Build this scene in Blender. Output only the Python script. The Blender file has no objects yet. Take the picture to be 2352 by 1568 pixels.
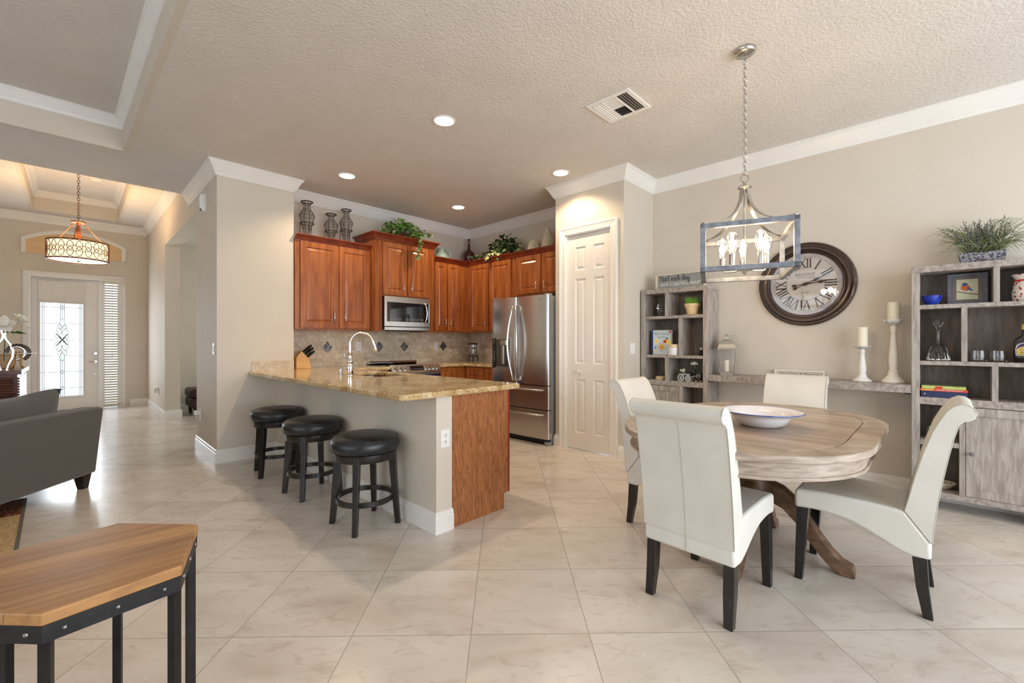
import bpy, bmesh, math, random
from mathutils import Matrix, Vector
PI = math.pi
R = math.radians
SC = bpy.context.scene
COL = SC.collection
random.seed(7)

def S(r, g, b):
    f = lambda c: (c/255/12.92) if c/255 <= .04045 else ((c/255+.055)/1.055)**2.4
    return (f(r), f(g), f(b), 1)

# ------------------------------------------------------------------ camera
cam = bpy.data.cameras.new('camera')
cam.sensor_width = 36
cam.lens = 36*1015/2352
cam.clip_start = .05
cam_o = bpy.data.objects.new('camera', cam)
COL.objects.link(cam_o)
cam_o.location = (0, 0, 1.23)
cam_o.rotation_euler = (R(90), 0, R(44-90))
SC.camera = cam_o

# ------------------------------------------------------------------ world, daylight, exposure
SC.view_settings.view_transform = 'Standard'
SC.view_settings.look = 'None'
SC.view_settings.gamma = 1
SC.view_settings.use_curve_mapping = False
SC.view_settings.exposure = 0.22
w = bpy.data.worlds.new('sky')
SC.world = w
w.use_nodes = True
bg = w.node_tree.nodes['Background']
bg.inputs['Color'].default_value = (.82, .91, 1, 1)
bg.inputs['Strength'].default_value = 1.6
try:
    SC.cycles.use_denoising = True
    SC.cycles.max_bounces = 10
    SC.cycles.diffuse_bounces = 5
    SC.cycles.glossy_bounces = 5
    SC.cycles.transmission_bounces = 10
    SC.cycles.transparent_max_bounces = 10
    SC.cycles.sample_clamp_indirect = 6
    SC.cycles.caustics_refractive = False
    SC.cycles.caustics_reflective = False
except Exception:
    pass

def area(name, loc, rot, sx, sy, power, color, spread=180):
    l = bpy.data.lights.new(name, 'AREA')
    l.shape = 'RECTANGLE'
    l.size, l.size_y = sx, sy
    l.energy = power
    l.color = color
    l.spread = R(spread)
    o = bpy.data.objects.new(name, l)
    o.location = loc
    o.rotation_euler = rot
    COL.objects.link(o)
    return o

# daylight through the sliding doors behind the camera, the living-room windows,
# and the front door glass; the den light is added to brighten it, window presumed
DAY = (.83, .91, 1.0)
area('daylight_sliding_door', (1.6, -3.6, 1.35), (R(90), 0, 0), 5.6, 2.3, 185, DAY)
area('daylight_living_window', (-5.6, 1.5, 1.5), (R(90), 0, R(-90)), 6.5, 2.2, 38, DAY)
area('daylight_front_door', (.25, 11.0, 1.3), (R(90), 0, R(180)), .6, 1.7, 26, DAY)
area('den_fill_light', (4.3, 7.6, 1.5), (R(90), 0, R(90)), 1.6, 1.4, 18, (.95, 1, .9))
CANS = [(2.23, 2.93), (2.23, 4.67), (3.79, 2.93), (3.80, 4.68)]
WARM = (1, .78, .52)
CANPOWER = 48

# ------------------------------------------------------------------ materials
def base(name):
    m = bpy.data.materials.new(name)
    m.use_nodes = True
    n = m.node_tree.nodes
    return m, n, m.node_tree.links, n['Principled BSDF']

def setp(b, **k):
    names = dict(rough='Roughness', metal='Metallic', coat='Coat Weight', trans='Transmission Weight', ior='IOR',
                 spec='Specular IOR Level', sheen='Sheen Weight', alpha='Alpha', sss='Subsurface Weight')
    for a, v in k.items():
        if v is not None:
            b.inputs[names[a]].default_value = v

def mat(name, c1, c2=None, scale=6, stretch=(1, 1, 1), rough=.5, metal=0, bump=0, bscale=None, detail=4, coat=0,
        trans=0, ior=1.45, emit=0, emitc=None, lo=.35, hi=.65, rot=(0, 0, 0), spec=.5, sheen=0, dist=0, crough=.1):
    m, n, l, b = base(name)
    if c2 is None:
        c2 = tuple(c*.93 for c in c1[:3])+(1,)
    tc = n.new('ShaderNodeTexCoord')
    mp = n.new('ShaderNodeMapping')
    mp.inputs['Scale'].default_value = stretch
    mp.inputs['Rotation'].default_value = rot
    l.new(tc.outputs['Object'], mp.inputs['Vector'])
    nz = n.new('ShaderNodeTexNoise')
    nz.inputs['Scale'].default_value = scale
    nz.inputs['Detail'].default_value = detail
    nz.inputs['Distortion'].default_value = dist
    l.new(mp.outputs['Vector'], nz.inputs['Vector'])
    r = n.new('ShaderNodeValToRGB')
    r.color_ramp.elements[0].position = lo
    r.color_ramp.elements[1].position = hi
    r.color_ramp.elements[0].color = c1
    r.color_ramp.elements[1].color = c2
    l.new(nz.outputs['Fac'], r.inputs['Fac'])
    l.new(r.outputs['Color'], b.inputs['Base Color'])
    setp(b, rough=rough, metal=metal, coat=coat, trans=trans, ior=ior, spec=spec, sheen=sheen)
    b.inputs['Coat Roughness'].default_value = crough
    if emit:
        b.inputs['Emission Color'].default_value = emitc or c1
        b.inputs['Emission Strength'].default_value = emit
    if bump:
        bp = n.new('ShaderNodeBump')
        bp.inputs['Strength'].default_value = bump
        bp.inputs['Distance'].default_value = .01
        if bscale:
            nb = n.new('ShaderNodeTexNoise')
            nb.inputs['Scale'].default_value = bscale
            nb.inputs['Detail'].default_value = 3
            l.new(mp.outputs['Vector'], nb.inputs['Vector'])
            l.new(nb.outputs['Fac'], bp.inputs['Height'])
        else:
            l.new(nz.outputs['Fac'], bp.inputs['Height'])
        l.new(bp.outputs['Normal'], b.inputs['Normal'])
    return m

def ramp(n, l, src, stops):
    r = n.new('ShaderNodeValToRGB')
    e = r.color_ramp.elements
    while len(e) < len(stops):
        e.new(.5)
    for i, (p, c) in enumerate(stops):
        e[i].position = p
        e[i].color = c
    l.new(src, r.inputs['Fac'])
    return r.outputs['Color']

def math_(n, l, op, a, b=None):
    q = n.new('ShaderNodeMath')
    q.operation = op
    for i, v in enumerate((a, b)):
        if v is None:
            continue
        if isinstance(v, (int, float)):
            q.inputs[i].default_value = v
        else:
            l.new(v, q.inputs[i])
    return q.outputs[0]

def mix(n, l, fac, a, b, mode='MIX'):
    q = n.new('ShaderNodeMix')
    q.data_type = 'RGBA'
    q.blend_type = mode
    for s, v in ((q.inputs[0], fac), (q.inputs[6], a), (q.inputs[7], b)):
        if isinstance(v, (int, float, tuple)):
            s.default_value = v
        else:
            l.new(v, s)
    return q.outputs[2]

def noise(n, l, vec, scale, detail=4, dist=0):
    q = n.new('ShaderNodeTexNoise')
    q.inputs['Scale'].default_value = scale
    q.inputs['Detail'].default_value = detail
    q.inputs['Distortion'].default_value = dist
    l.new(vec, q.inputs['Vector'])
    return q.outputs['Fac']

def mapping(n, l, vec, scale=(1, 1, 1), rot=(0, 0, 0), loc=(0, 0, 0)):
    q = n.new('ShaderNodeMapping')
    q.inputs['Scale'].default_value = scale
    q.inputs['Rotation'].default_value = rot
    q.inputs['Location'].default_value = loc
    l.new(vec, q.inputs['Vector'])
    return q.outputs['Vector']

def obj_coord(n):
    return n.new('ShaderNodeTexCoord').outputs['Object']

def floor_material():
    m, n, l, b = base('travertine_tile')
    v = mapping(n, l, obj_coord(n), rot=(0, 0, R(-45)))
    g = mapping(n, l, v, scale=(1/.527, 1/.4965, 1), loc=(-1.857/.527, -.14/.4965, 0))
    sx = n.new('ShaderNodeSeparateXYZ')
    l.new(g, sx.inputs[0])
    ds = []
    fl = []
    for ax, size in (('X', .527), ('Y', .4965)):
        f = math_(n, l, 'FRACT', sx.outputs[ax])
        d = math_(n, l, 'MINIMUM', f, math_(n, l, 'SUBTRACT', 1.0, f))
        ds.append(math_(n, l, 'MULTIPLY', d, size))
        fl.append(math_(n, l, 'FLOOR', sx.outputs[ax]))
    d = math_(n, l, 'MINIMUM', ds[0], ds[1])
    grout = math_(n, l, 'LESS_THAN', d, .0022)
    cb = n.new('ShaderNodeCombineXYZ')
    l.new(fl[0], cb.inputs[0]); l.new(fl[1], cb.inputs[1])
    wn = n.new('ShaderNodeTexWhiteNoise')
    wn.noise_dimensions = '3D'
    l.new(cb.outputs[0], wn.inputs['Vector'])
    off = n.new('ShaderNodeVectorMath')
    off.operation = 'MULTIPLY_ADD'
    l.new(wn.outputs['Color'], off.inputs[0])
    off.inputs[1].default_value = (9, 9, 9)
    l.new(v, off.inputs[2])
    vein = mapping(n, l, off.outputs[0], scale=(2.2, 1, 1))
    n1 = noise(n, l, vein, 2.0, 7, .6)
    n2 = noise(n, l, vein, 9, 6, 1.2)
    c = ramp(n, l, n1, [(.30, S(200, 188, 176)), (.5, S(214, 205, 195)), (.72, S(222, 215, 207))])
    c2 = ramp(n, l, n2, [(.30, S(196, 184, 168)), (.45, S(255, 255, 255))])
    c = mix(n, l, .30, c, c2, 'MULTIPLY')
    tv = ramp(n, l, wn.outputs['Value'], [(0, (.93, .92, .91, 1)), (1, (1.0, 1.0, 1.0, 1))])
    c = mix(n, l, 1.0, c, tv, 'MULTIPLY')
    c = mix(n, l, grout, c, S(168, 160, 150))
    l.new(c, b.inputs['Base Color'])
    rr = math_(n, l, 'ADD', math_(n, l, 'MULTIPLY', n2, .16), .16)
    l.new(rr, b.inputs['Roughness'])
    bp = n.new('ShaderNodeBump')
    bp.inputs['Strength'].default_value = .35
    bp.inputs['Distance'].default_value = .002
    h = math_(n, l, 'SUBTRACT', math_(n, l, 'MULTIPLY', n1, .3), grout)
    l.new(h, bp.inputs['Height'])
    l.new(bp.outputs['Normal'], b.inputs['Normal'])
    return m

def granite_material():
    m, n, l, b = base('granite')
    v = obj_coord(n)
    big = noise(n, l, v, 7, 5, .8)
    c = ramp(n, l, big, [(.33, S(176, 140, 88)), (.5, S(204, 176, 128)), (.68, S(224, 206, 170))])
    sp = noise(n, l, v, 95, 3)
    c = mix(n, l, ramp(n, l, sp, [(.33, (1, 1, 1, 1)), (.42, (0, 0, 0, 1))]), c, S(78, 56, 40))
    s2 = noise(n, l, mapping(n, l, v, loc=(3, 5, 2)), 60, 3)
    c = mix(n, l, ramp(n, l, s2, [(.62, (0, 0, 0, 1)), (.7, (1, 1, 1, 1))]), c, S(232, 220, 192))
    l.new(c, b.inputs['Base Color'])
    setp(b, rough=.07, spec=.6)
    return m

def stone_mosaic_material(name, ux):
    m, n, l, b = base(name)
    v = obj_coord(n)
    sp = n.new('ShaderNodeSeparateXYZ'); l.new(v, sp.inputs[0])
    cb = n.new('ShaderNodeCombineXYZ')
    l.new(sp.outputs[ux], cb.inputs[0]); l.new(sp.outputs['Z'], cb.inputs[1])
    bt = n.new('ShaderNodeTexBrick')
    l.new(cb.outputs[0], bt.inputs['Vector'])
    bt.inputs['Scale'].default_value = 1
    bt.inputs['Brick Width'].default_value = .102
    bt.inputs['Row Height'].default_value = .051
    bt.inputs['Mortar Size'].default_value = .002
    bt.inputs['Color1'].default_value = S(226, 214, 194)
    bt.inputs['Color2'].default_value = S(204, 184, 158)
    bt.inputs['Mortar'].default_value = S(208, 196, 178)
    nz = noise(n, l, v, 24, 5)
    c = mix(n, l, .5, bt.outputs['Color'], ramp(n, l, nz, [(.3, S(200, 186, 166)), (.6, S(255, 255, 255))]), 'MULTIPLY')
    l.new(c, b.inputs['Base Color'])
    setp(b, rough=.4)
    bp = n.new('ShaderNodeBump'); bp.inputs['Strength'].default_value = .3; bp.inputs['Distance'].default_value = .003
    l.new(math_(n, l, 'SUBTRACT', nz, bt.outputs['Fac']), bp.inputs['Height'])
    l.new(bp.outputs['Normal'], b.inputs['Normal'])
    return m

def plank_material(name, cols, width, axis='Y', grain=(30, 2, 30), rough=.45, dark=None, rot=0, bump=.15, gap=.02):
    """boards laid side by side along 'axis'; each board has its own tone, the grain runs lengthwise"""
    m, n, l, b = base(name)
    v = mapping(n, l, obj_coord(n), rot=(0, 0, rot))
    sp = n.new('ShaderNodeSeparateXYZ'); l.new(v, sp.inputs[0])
    q = math_(n, l, 'DIVIDE', sp.outputs['X' if axis == 'Y' else 'Y'], width)
    fl = math_(n, l, 'FLOOR', q)
    fr = math_(n, l, 'FRACT', q)
    d = math_(n, l, 'MINIMUM', fr, math_(n, l, 'SUBTRACT', 1.0, fr))
    wn = n.new('ShaderNodeTexWhiteNoise'); wn.noise_dimensions = '1D'
    l.new(fl, wn.inputs['W'])
    off = n.new('ShaderNodeVectorMath'); off.operation = 'MULTIPLY_ADD'
    l.new(wn.outputs['Color'], off.inputs[0]); off.inputs[1].default_value = (7, 7, 7); l.new(v, off.inputs[2])
    g = noise(n, l, mapping(n, l, off.outputs[0], scale=grain), 1, 6, .8)
    c = ramp(n, l, wn.outputs['Value'], [(i/(len(cols)-1), c_) for i, c_ in enumerate(cols)])
    c = mix(n, l, .55, c, ramp(n, l, g, [(.3, dark or S(150, 130, 110)), (.62, S(255, 250, 245))]), 'MULTIPLY')
    line = math_(n, l, 'LESS_THAN', d, gap)
    c = mix(n, l, math_(n, l, 'MULTIPLY', line, .55), c, S(70, 52, 38))
    l.new(c, b.inputs['Base Color'])
    setp(b, rough=rough)
    bp = n.new('ShaderNodeBump'); bp.inputs['Strength'].default_value = bump; bp.inputs['Distance'].default_value = .004
    l.new(math_(n, l, 'SUBTRACT', g, line), bp.inputs['Height'])
    l.new(bp.outputs['Normal'], b.inputs['Normal'])
    return m

def spots_material(name, ground, spot, scale, thr, rough=.3, spot2=None):
    m, n, l, b = base(name)
    v = obj_coord(n)
    vo = n.new('ShaderNodeTexVoronoi'); vo.inputs['Scale'].default_value = scale; vo.inputs['Randomness'].default_value = .9
    l.new(v, vo.inputs['Vector'])
    f = ramp(n, l, vo.outputs['Distance'], [(thr, (1, 1, 1, 1)), (thr+.03, (0, 0, 0, 1))])
    c = mix(n, l, f, ground, mix(n, l, vo.outputs['Color'], spot, spot2 or spot))
    l.new(c, b.inputs['Base Color'])
    setp(b, rough=rough)
    return m

MT = {}
MT['wall'] = mat('wall_paint', S(214, 205, 191), S(211, 202, 188), 3, rough=.65, bump=.10, bscale=160, spec=.3)
MT['ceiling'] = mat('ceiling_paint', S(222, 217, 211), S(218, 213, 207), 3, rough=.9, bump=.55, bscale=55, spec=.1)
MT['trim'] = mat('white_trim_paint', S(238, 235, 230), S(234, 231, 226), 3, rough=.28)
MT['door'] = mat('white_door_paint', S(235, 230, 224), S(231, 226, 220), 3, rough=.33)
MT['floor'] = floor_material()
MT['granite'] = granite_material()
MT['mosaic_x'] = stone_mosaic_material('travertine_mosaic_back', 'X')
MT['mosaic_y'] = stone_mosaic_material('travertine_mosaic_side', 'Y')
MT['accent'] = mat('pewter_accent_tile', S(52, 52, 54), S(150, 150, 152), 70, rough=.35, metal=.6, bump=.5, detail=2, lo=.45, hi=.55)
MT['cherry'] = mat('cherry_stain', S(132, 66, 28), S(168, 98, 46), 2.2, (9, 9, 1), rough=.34, coat=.35, dist=.6, crough=.2)
MT['cherry_dark'] = mat('cherry_moulding_stain', S(112, 42, 20), S(140, 58, 28), 3, (4, 4, 4), rough=.3, coat=.4, crough=.2)
MT['panelwood'] = mat('maple_end_panel', S(134, 78, 42), S(172, 112, 68), 5, (11, 11, 1.6), rough=.42, coat=.15, dist=1.6)
MT['steel'] = mat('brushed_stainless', (.56, .55, .53, 1), (.62, .61, .59, 1), 3, (120, 120, 1), rough=.27, metal=1, bump=.02)
MT['steel_side'] = mat('grey_fridge_side', S(150, 152, 155), S(158, 160, 163), 5, rough=.45, metal=.3)
MT['nickel'] = mat('brushed_nickel', (.55, .53, .5, 1), (.6, .58, .55, 1), 5, (60, 60, 60), rough=.24, metal=1)
MT['chrome'] = mat('chrome', (.78, .77, .75, 1), (.8, .79, .77, 1), 5, rough=.07, metal=1)
MT['blackglass'] = mat('black_glass', (.008, .008, .01, 1), (.012, .012, .014, 1), 4, rough=.05, spec=.6)
MT['black'] = mat('black_plastic', (.012, .012, .013, 1), (.02, .02, .021, 1), 20, rough=.45)
MT['blackwood'] = mat('black_wood', (.008, .0065, .006, 1), (.016, .012, .01, 1), 6, (12, 12, 2), rough=.28, coat=.2)
MT['blackleather'] = mat('black_leather', (.012, .012, .014, 1), (.02, .02, .023, 1), 30, rough=.33, bump=.06, bscale=260, spec=.6)
MT['cream'] = mat('cream_leather', S(224, 221, 212), S(216, 213, 203), 5, rough=.36, bump=.08, bscale=240, spec=.5)
MT['piping'] = mat('cream_piping', S(190, 186, 172), S(180, 176, 162), 5, rough=.5)
MT['greywood'] = mat('grey_washed_wood', S(140, 130, 122), S(176, 168, 160), 3, (3, 14, 14), rough=.5, dist=.5)
MT['greywood_v'] = mat('grey_washed_wood_upright', S(142, 133, 125), S(178, 170, 163), 3, (14, 14, 2), rough=.5, dist=.5)
MT['greyback'] = mat('grey_wood_backing', S(112, 100, 90), S(136, 124, 114), 3, (10, 10, 2), rough=.6)
MT['tabletop'] = plank_material('washed_oak_boards', [S(172, 154, 138), S(186, 168, 152), S(178, 164, 152), S(190, 172, 156)], .142, 'Y', (22, 1.8, 20), .3, S(150, 128, 110), gap=.012)
MT['tablewood'] = mat('washed_oak', S(148, 132, 118), S(186, 170, 154), 4, (2, 2, 14), rough=.42, dist=.5)
MT['pedestal'] = mat('brown_oak', S(92, 68, 50), S(128, 98, 74), 4, (4, 4, 10), rough=.42)
MT['sidewood'] = plank_material('mango_boards', [S(186, 138, 82), S(160, 124, 92), S(196, 150, 92), S(170, 134, 100), S(188, 146, 96)], .105, 'X', (2.2, 26, 20), .42, S(150, 110, 78), rot=R(0), gap=.012)
MT['sideedge'] = mat('mango_edge', S(160, 120, 82), S(196, 158, 116), 6, (3, 3, 20), rough=.55)
MT['iron'] = mat('black_iron', (.011, .010, .010, 1), (.02, .018, .017, 1), 14, rough=.42, metal=.35)
MT['bolt'] = mat('steel_bolt', (.22, .22, .23, 1), (.3, .3, .3, 1), 14, rough=.35, metal=1)
MT['sofa'] = mat('charcoal_fabric', S(84, 81, 78), S(92, 89, 86), 200, rough=.95, bump=.25, sheen=.3, spec=.2)
MT['cushion'] = mat('dark_grey_fabric', S(88, 87, 86), S(98, 97, 95), 180, rough=.9, bump=.2, sheen=.3, spec=.2)
MT['darkfoot'] = mat('espresso_wood', S(34, 24, 20), S(46, 34, 28), 8, (2, 2, 12), rough=.35)
MT['white'] = mat('white_plastic', S(240, 238, 234), S(236, 234, 230), 4, rough=.35)
MT['slot'] = mat('outlet_slots', S(70, 68, 66), S(80, 78, 75), 4, rough=.6)
def glass_mat(name, col=(1, 1, 1, 1), rough=0, ior=1.45):
    m, n, l, b = base(name)
    g = n.new('ShaderNodeTexNoise'); g.inputs['Scale'].default_value = 3
    l.new(obj_coord(n), g.inputs['Vector'])
    l.new(ramp(n, l, g.outputs['Fac'], [(0, col), (1, tuple(c*.98 for c in col[:3])+(1,))]), b.inputs['Base Color'])
    setp(b, rough=rough, trans=1, ior=ior)
    return m
MT['glass'] = glass_mat('clear_glass')
def pane_mat(name, tint=(1, 1, 1, 1), refl=.08):
    m, n, l, b = base(name)
    tr = n.new('ShaderNodeBsdfTransparent'); tr.inputs[0].default_value = tint
    gl = n.new('ShaderNodeBsdfGlossy'); gl.inputs['Roughness'].default_value = .02
    mx = n.new('ShaderNodeMixShader')
    lw = n.new('ShaderNodeLayerWeight'); lw.inputs['Blend'].default_value = .25
    l.new(math_(n, l, 'ADD', math_(n, l, 'MULTIPLY', lw.outputs['Fresnel'], .6), refl*.3), mx.inputs[0])
    l.new(tr.outputs[0], mx.inputs[1]); l.new(gl.outputs[0], mx.inputs[2])
    l.new(mx.outputs[0], n['Material Output'].inputs['Surface'])
    return m
MT['pane'] = pane_mat('thin_pane')
MT['wax'] = mat('candle_wax', S(240, 234, 214), S(234, 227, 205), 6, rough=.5)
MT['distressed'] = mat('distressed_white', S(234, 228, 218), S(190, 176, 158), 22, rough=.6, lo=.62, hi=.72, detail=6)
MT['distressed_white'] = mat('chalk_white', S(242, 241, 238), S(214, 210, 204), 22, rough=.6, lo=.64, hi=.74, detail=6)
MT['ironwire'] = mat('dark_wire', S(54, 46, 38), S(66, 57, 47), 20, rough=.5, metal=.5)
MT['bulbglow'] = mat('filament', (1, .8, .5, 1), (1, .85, .55, 1), 3, emit=60, emitc=(1, .72, .38, 1))
MT['lens'] = mat('lit_lens', (1, .9, .7, 1), (1, .92, .74, 1), 3, emit=11, emitc=(1, .8, .55, 1))
# ------------------------------------------------------------------ mesh helpers
class M:
    """collects faces; 'xf' maps the coordinates it is given to world (or local) space"""
    def __init__(self, xf=None):
        self.v, self.f, self.xf = [], [], xf

    def add(self, pts, faces):
        o = len(self.v)
        self.v += [tuple(self.xf(*p)) if self.xf else tuple(p) for p in pts]
        self.f += [[i+o for i in q] for q in faces]
        return self

    def box(self, x0, x1, y0, y1, z0, z1):
        p = [(x, y, z) for z in (z0, z1) for x, y in ((x0, y0), (x1, y0), (x1, y1), (x0, y1))]
        return self.add(p, [(0, 1, 2, 3), (4, 5, 6, 7), (0, 1, 5, 4), (1, 2, 6, 5), (2, 3, 7, 6), (3, 0, 4, 7)])

    def prism(self, poly, z0, z1):
        n = len(poly)
        p = [(x, y, z0) for x, y in poly]+[(x, y, z1) for x, y in poly]
        return self.add(p, [list(range(n)), list(range(n, 2*n))]+[(i, (i+1) % n, n+(i+1) % n, n+i) for i in range(n)])

    def loft(self, rings, closed=True, caps=True, loop=False):
        n = len(rings[0])
        p = [q for r in rings for q in r]
        f = []
        m = len(rings)
        for a in range(m if loop else m-1):
            b = (a+1) % m
            for i in range(n if closed else n-1):
                j = (i+1) % n
                f.append((a*n+i, a*n+j, b*n+j, b*n+i))
        if caps and closed and not loop:
            f.append(list(range(n)))
            f.append([(m-1)*n+i for i in range(n)])
        return self.add(p, f)

    def lathe(self, prof, c=(0, 0, 0), n=24, sx=1, sy=1):
        """prof: (radius, z) pairs, revolved about a vertical axis through c"""
        rings = []
        for r, z in prof:
            r = max(r, 1e-5)
            rings.append([(c[0]+r*sx*math.cos(2*PI*i/n), c[1]+r*sy*math.sin(2*PI*i/n), c[2]+z) for i in range(n)])
        return self.loft(rings, caps=prof[0] != prof[-1])

    def tube(self, pts, r, n=8, closed=False, radii=None, flat=1):
        pts = [Vector(p) for p in pts]
        k = len(pts)
        rings = []
        up = None
        for i, p in enumerate(pts):
            if closed:
                t = pts[(i+1) % k]-pts[i-1]
            else:
                t = pts[min(i+1, k-1)]-pts[max(i-1, 0)]
            t.normalize()
            if up is None:
                up = Vector((0, 0, 1)) if abs(t.z) < .9 else Vector((1, 0, 0))
            s = t.cross(up)
            if s.length < 1e-6:
                s = t.orthogonal()
            s.normalize()
            up = s.cross(t).normalized()
            rr = radii[i] if radii else r
            rings.append([tuple(p+s*(rr*math.cos(2*PI*j/n))+up*(rr*flat*math.sin(2*PI*j/n))) for j in range(n)])
        return self.loft(rings, caps=not closed, loop=closed)

    def rod(self, a, b, r, n=10, r2=None):
        return self.tube([a, b], r, n, radii=[r, r if r2 is None else r2])

    def ball(self, c, r, n=14, k=8, s=(1, 1, 1)):
        rings = []
        for i in range(k+1):
            t = PI*i/k
            q = max(math.sin(t), 1e-4)
            rings.append([(c[0]+r*s[0]*q*math.cos(2*PI*j/n), c[1]+r*s[1]*q*math.sin(2*PI*j/n), c[2]-r*s[2]*math.cos(t)) for j in range(n)])
        return self.loft(rings)

    def sweep(self, prof, path, side=1, closed=False):
        """prof: (offset from the wall, z); path: plan points; mitred at the corners"""
        k = len(path)
        P = [Vector(p) for p in path]
        nr = []
        for i in range(k if closed else k-1):
            d = (P[(i+1) % k]-P[i]).normalized()
            nr.append(Vector((-d.y, d.x))*side)
        rings = []
        for i in range(k):
            if closed:
                a, b = nr[i-1], nr[i]
            else:
                a, b = nr[max(i-1, 0)], nr[min(i, k-2)]
            m_ = (a+b)/(1+a.dot(b))
            rings.append([(P[i].x+m_.x*o, P[i].y+m_.y*o, z) for o, z in prof])
        return self.loft(rings, loop=closed)

    def quad(self, a, b, c, d):
        return self.add([a, b, c, d], [(0, 1, 2, 3)])

def build(name, m, material, parent=None, smooth=None, bevel=0, seg=2, label=None, subsurf=0, recalc=True):
    me = bpy.data.meshes.new(name)
    v = m.v
    if parent is not None:
        inv = WM[parent.name].inverted()
        v = [inv @ Vector(p) for p in v]
    me.from_pydata([tuple(p) for p in v], [], m.f)
    bm = bmesh.new()
    bm.from_mesh(me)
    bmesh.ops.remove_doubles(bm, verts=bm.verts, dist=2e-5)
    if recalc:
        bmesh.ops.recalc_face_normals(bm, faces=bm.faces)
    if smooth:
        for f in bm.faces:
            f.smooth = True
        for e in bm.edges:
            if len(e.link_faces) == 2 and e.calc_face_angle(0) > R(smooth):
                e.smooth = False
    bm.to_mesh(me)
    bm.free()
    o = bpy.data.objects.new(name, me)
    COL.objects.link(o)
    me.materials.append(MT[material] if isinstance(material, str) else material)
    if parent is not None:
        o.parent = parent
        WM[o.name] = WM[parent.name]
    else:
        WM[o.name] = Matrix()
    if bevel:
        b = o.modifiers.new('bevel', 'BEVEL')
        b.width = bevel
        b.segments = seg
        b.limit_method = 'ANGLE'
        b.angle_limit = R(40)
    if subsurf:
        s = o.modifiers.new('subdivision', 'SUBSURF')
        s.levels = s.render_levels = subsurf
    if label:
        o['label'] = label
    return o

WM = {}

def thing(name, label, cat, loc=(0, 0, 0), rotz=0, group=None):
    o = bpy.data.objects.new(name, None)
    o.empty_display_size = .05
    COL.objects.link(o)
    o.location = loc
    o.rotation_euler = (0, 0, rotz)
    WM[o.name] = Matrix.Translation(loc) @ Matrix.Rotation(rotz, 4, 'Z')
    o['label'] = label
    o['category'] = cat
    if group:
        o['group'] = group
    return o

def solo(name, label, cat, m, material, group=None, **k):
    o = build(name, m, material, **k)
    o['label'] = label
    o['category'] = cat
    if group:
        o['group'] = group
    return o

def struct(name, m, material, **k):
    o = build(name, m, material, **k)
    o['kind'] = 'structure'
    return o

def copy_thing(o, label=None, loc=None, rotz=None):
    """a thing, its parts and their sub-parts"""
    def rec(src, par):
        c = src.copy()
        COL.objects.link(c)
        c.parent = par
        for ch in [x for x in KIDS.get(src.name, [])]:
            rec(ch, c)
        return c
    KIDS.clear()
    for x in bpy.data.objects:
        if x.parent:
            KIDS.setdefault(x.parent.name, []).append(x)
    c = rec(o, None)
    if label:
        c['label'] = label
    if loc is not None:
        c.location = loc
    if rotz is not None:
        c.rotation_euler = (0, 0, rotz)
    return c
KIDS = {}

# frames: facing -Y (kitchen back wall), facing -X (fridge and clock walls), the entry hall
def facing_y(y):          # u runs to +X, v up, n out of the wall towards -Y
    return lambda u, v, n: (u, y-n, v)
def facing_x(x):          # u runs to -Y (given as y), v up, n towards -X
    return lambda u, v, n: (x-n, u, v)
TH = R(1.19)
def hall(a, b, z=None):
    p = (1.138+a*math.cos(TH)+b*math.sin(TH), 5.24+b*math.cos(TH)-a*math.sin(TH))
    return p if z is None else (p[0], p[1], z)
def facing_hall(b):
    return lambda u, v, n: hall(u, b-n, v)

def panel_slab(m, u0, u1, v0, v1, panels, T, steps):
    """a slab of thickness T whose face (at n=T) carries profiled panels; steps: (inset, depth) rings"""
    us = sorted({u0, u1}|{p[0] for p in panels}|{p[1] for p in panels})
    vs = sorted({v0, v1}|{p[2] for p in panels}|{p[3] for p in panels})
    for i in range(len(us)-1):
        for j in range(len(vs)-1):
            a, b, c, d = us[i], us[i+1], vs[j], vs[j+1]
            mu, mv = (a+b)/2, (c+d)/2
            if any(p[0] < mu < p[1] and p[2] < mv < p[3] for p in panels):
                continue
            m.quad((a, c, T), (b, c, T), (b, d, T), (a, d, T))
    for (a, b, c, d) in panels:
        prev = [(a, c, T), (b, c, T), (b, d, T), (a, d, T)]
        for ins, dep in steps:
            cur = [(a+ins, c+ins, T-dep), (b-ins, c+ins, T-dep), (b-ins, d-ins, T-dep), (a+ins, d-ins, T-dep)]
            for k in range(4):
                m.quad(prev[k], prev[(k+1) % 4], cur[(k+1) % 4], cur[k])
            prev = cur
        m.quad(*prev)
    for (a, b) in (((u0, v0), (u1, v0)), ((u1, v0), (u1, v1)), ((u1, v1), (u0, v1)), ((u0, v1), (u0, v0))):
        m.quad((a[0], a[1], 0), (b[0], b[1], 0), (b[0], b[1], T), (a[0], a[1], T))
    m.quad((u0, v0, 0), (u0, v1, 0), (u1, v1, 0), (u1, v0, 0))
    return m

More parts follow.
